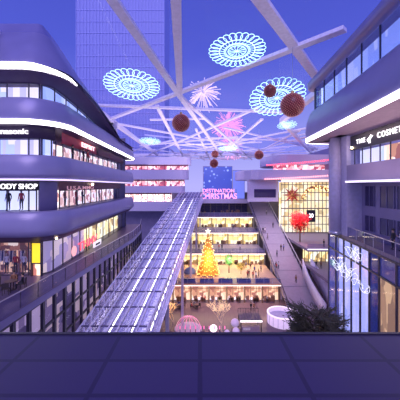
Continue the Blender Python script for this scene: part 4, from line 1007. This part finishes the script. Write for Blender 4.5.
for (px,py,k,o,r,lab) in ((251,311,'walk','black',.3,'person in black walking on the plaza behind the kiosk, left of a pair'),(254,311,'walk','brown',.1,'person in brown walking on the plaza behind the kiosk, right of a pair'),
        (240,303,'stand','black',PI,'person in black looking into the lowest shop row left of the kiosk'),(229,302.6,'stand','white',.6,'person in white top by the lowest shop row behind the bare tree'),(267,303,'stand','grey',PI,'person in grey before the lowest shop row right of the kiosk'),(205,303,'stand','red',PI,'person in red top before the lowest shop row at centre')):
    person(k, o, on_z(px,py,-25), r, lab)
for (px,k,o,r,d,lab) in ((249,'phone','black',0,64,'person in black holding a phone right of the yellow bushy tree'),(256,'stand','white',.5,62.5,'person in white top at the right end of the golden tree terrace'),(253,'stand','red',-.5,63,'person in red top beside the white topped one at the golden tree terrace end'),(250.5,'walk','brown',0,70,'person in brown walking at the back right of the golden tree terrace'),(246,'walk','grey',0,71,'person in grey walking behind the yellow bushy tree'),
        (247.5,'stand','red',.4,63.5,'person in red top just right of the yellow bushy tree'),(258.5,'phone','brown',.9,64.5,'person in brown holding a phone nearest the ramp on the golden tree terrace'),(254.5,'walk','blue',.2,67,'person in blue walking behind the red top at the golden tree terrace end'),(261,'stand','grey',-.3,68,'person in grey against the ramp side on the golden tree terrace'),
        (184,'stand','black',0,72,'person in black at the back left of the golden tree terrace, left of two'),(189,'stand','brown',.3,72,'person in brown at the back left of the golden tree terrace, right of two')):
    person(k, o, ((px-CX)/F*d, d, -20.8), r, lab)
for (px,k,o,lab) in ((199,'stand','black','person in black behind the railing left of the golden tree top'),(219,'stand','red','person in red behind the railing right of the golden tree top'),(222,'phone','black','person in black with a phone behind the railing right of the golden tree top'),(240,'walk','white','person in white top behind the railing above the yellow bushy tree')):
    d = 76; person(k, o, ((px-CX)/F*d, d, -17.4), 0, lab)
for (px,k,o,lab) in ((203,'stand','brown','person in brown in front of the yellow row, leftmost of the upper terrace'),(213,'stand','black','person in black in front of the yellow row beside one in blue'),(216,'stand','blue','person in blue in front of the yellow row beside one in black'),(233,'walk','grey','person in grey before the right part of the yellow row'),(246,'stand','red','person in red before the yellow row near the ramp')):
    d = 88; person(k, o, ((px-CX)/F*d, d, -13.5), 0, lab)
for (px,py,k,o,lab) in ((316,268,'walk','black','person in black on the lower right terrace, left of two'),(321,269,'walk','brown','person in brown on the lower right terrace, right of two')):
    d = 18*F/(py-CY); person(k, o, ((px-CX)/F*d, d, -18), 0, lab)
person('stand','black',(25.2+4,66,-14.3),.3,'person in black standing right of the red tree at the railing')
person('stand','black',(16.0,23.2,-5.3),-PI/2,'person in black at the railing on the right terrace')
person('phone','white',(16.25,22.6,-5.3),-PI/2-.3,'person in white top at the railing on the right terrace')
for (y,o,lab) in ((30.6,'black','person in black on the balcony under the left end of the red sign'),(33.4,'black','person in black on the balcony under the pink sign letters'),(34.8,'red','person in red on the balcony under the pink sign letters')):
    person('stand', o, (-13.9-.0, y, 2.72), PI/2, lab)
# mannequins
def mannequin(label, p, rz_, out, white=True):
    mb, hb = body_mesh('stand'); a, b = OUT[out]
    t = thing('mannequin', label, 'mannequin', p, None, 0)
    o = MB(); M = Matrix.Rotation(rz_,3,'Z'); o.v = [tuple(M @ Vector(v)*1.1+Vector(p)+Vector((0,0,.05))) for v in mb.v]; o.f = mb.f; o.mi = mb.mi
    o.build('figure', [mat('mannequin_shell', (.5,.4,.36), .4), mat('top_'+out, a, .7), mat('legs_'+out, b, .7), DARK, HAIR], t, True)
    o = MB(); o.lathe([(.25,0),(.25,.04)], p, 14); o.build('stand', STEEL, t)
mannequin('mannequin in a dark jacket at the left of the bodycare shop window', (-17.75,25.95,-2.3), 0, 'black')
mannequin('mannequin in a deep red jacket in the middle of the bodycare shop window', (-16.55,25.95,-2.3), 0, 'red')
for k, (y, o) in enumerate(((30.0,'brown'),(33.0,'red'),(35.0,'black'),(41.5,'grey'))):
    mannequin('%s mannequin from the pier inside the warm boutique window on the left' % ORD[k], (-14.35-.042*(y-27),y,-2.3), PI/2, o)
for k, (x, o) in enumerate(((-18.0,'white'),(-17.2,'red'),(-16.4,'white'))):
    mannequin('%s mannequin from the left in the terrace clothes shop' % ORD[k], (x,26.1,-8.2), 0, o)

GARM = [mat('cream_cloth', (.8,.7,.62), .8), mat('rose_cloth', (.6,.25,.28), .8), mat('navy_cloth', (.06,.07,.2), .8), mat('tan_cloth', (.5,.32,.2), .8), mat('white_cloth', (.85,.8,.82), .8)]
for k, (x, y, ry, z) in enumerate(((-17.9,26.35,0,-8.2),(-16.5,26.4,0,-8.2),(-18.9,26.4,0,-8.2))):
    t = thing('clothes_rail', '%s clothes rail at the back of the terrace clothes shop' % ['middle','right','left'][k], 'clothes rail', (x,y,z))
    mb = MB(); mb.tube([(x-.6,y,z),(x-.6,y,z+2.2),(x+.6,y,z+2.2),(x+.6,y,z)], .025, 6); mb.build('rail', STEEL, t)
    for j in range(7):
        xx = x-.5+j*.165; L = random.uniform(.7,1.2); mb = MB(); mb.add([(xx-.05,y-.06,z+2.12),(xx+.05,y-.06,z+2.12),(xx+.07,y-.10,z+2.1-L),(xx-.07,y-.10,z+2.1-L),(xx-.05,y+.06,z+2.12),(xx+.05,y+.06,z+2.12),(xx+.07,y+.10,z+2.1-L),(xx-.07,y+.10,z+2.1-L)],[(0,1,2,3),(4,7,6,5),(0,4,5,1),(3,2,6,7),(0,3,7,4),(1,5,6,2)])
        tag(mb.build('garment', GARM[(j*3+k) % 5]), 'garment hanging on the %s clothes rail of the terrace shop' % ['middle','right','left'][k], 'garment', 'garments on the %s rail' % ['middle','right','left'][k])
# ------------------------------------------------------------------ lights and sky
w = bpy.data.worlds.new('dusk'); S.world = w; w.use_nodes = True
nt = w.node_tree; bg = nt.nodes['Background']; tc = nt.nodes.new('ShaderNodeTexCoord'); sp = nt.nodes.new('ShaderNodeSeparateXYZ'); r = nt.nodes.new('ShaderNodeValToRGB')
e = r.color_ramp.elements; e[0].position = .0; e[0].color = (.42,.40,.86,1); e[1].position = .75; e[1].color = (.07,.09,.46,1)
x = e.new(.22); x.color = (.22,.24,.74,1)
x = e.new(.42); x.color = (.11,.135,.60,1)
nt.links.new(tc.outputs['Generated'], sp.inputs[0]); nt.links.new(sp.outputs['Z'], r.inputs['Fac']); nt.links.new(r.outputs['Color'], bg.inputs['Color']); bg.inputs['Strength'].default_value = .88
l = bpy.data.lights.new('dusk_sun', 'SUN'); l.energy = 1.5; l.color = (.92,.74,.95); l.angle = math.radians(40)
o = bpy.data.objects.new('dusk_sun', l); COL.objects.link(o); o.rotation_euler = (math.radians(48),0,math.radians(-8))
area('plaza_pink', (3,46,-10), 12, 650, (1,.55,.6))  # pink fill added above the plaza; no lamp hangs there
area('ramp_light', (21,75,-2), 8, 1800, (1,.8,.95))
area('soffit_right', (14.2,22,5.2), 14, 160, (1,.75,.8), (0,0,PI/2), .5)
area('soffit_uplight', (14.4,20,.6), 14, 130, (1,.7,.75), (PI,0,PI/2), .4)  # unseen upward fill, added to warm and brighten the mauve soffit
area('canopy_light', (-6,60,-8.6), 4, 600, (1,.8,.95), (math.radians(8),0,0), 60)  # long fill added under the canopy glass to warm its tint
area('soffit_left_low', (-14,24.3,-5.0), 16, 60, (1,.65,.4), (0,0,0), .4)
area('terrace_fill', (-13.2,40,-5.0), .5, 160, (1,.7,.5), (0,0,0), 24)
area('gallery_light', (-13,34,-9.2), 1, 70, (1,.75,.8), (0,0,0), 40)
area('red_tree_light', (25.5,69,-5.5), 2, 420, (1,.25,.25), (math.radians(12),0,0))  # red fill added above the tree, strengthens the colour from its bulbs
area('green_tree_light', (7.2,66,-17.0), 1.2, 130, (.4,1,.35))
area('tree_glow', (2,62.5,-16), 3, 420, (1,.62,.28), (math.radians(60),0,0))  # lamp added in front of the golden tree to light its foliage
area('far_flood', (2,90,9), 20, 900, (.9,.75,1), (math.radians(75),0,0), 3)  # invisible fill added to brighten the pale far wings
area('roof_wash', (0,80,8.), 40, 6000, (.85,.75,1), (PI,0,0), 60)  # broad upward fill, added so the far roof beams turn white

cam = bpy.data.cameras.new('camera'); cam.sensor_width = 36; cam.sensor_fit = 'HORIZONTAL'; cam.lens = 36*F/400; cam.shift_y = -(200-CY)/400; cam.clip_end = 2000
co = bpy.data.objects.new('camera', cam); COL.objects.link(co); co.rotation_euler = (PI/2,0,0); S.camera = co
# lift the world so that the plaza floor is z = 0
for o in list(S.objects):
    if o.parent is None: o.location.z += 25
S.view_settings.view_transform = 'Standard'; S.view_settings.look = 'None'; S.view_settings.gamma = 1; S.view_settings.use_curve_mapping = False
S.view_settings.exposure = 0.42
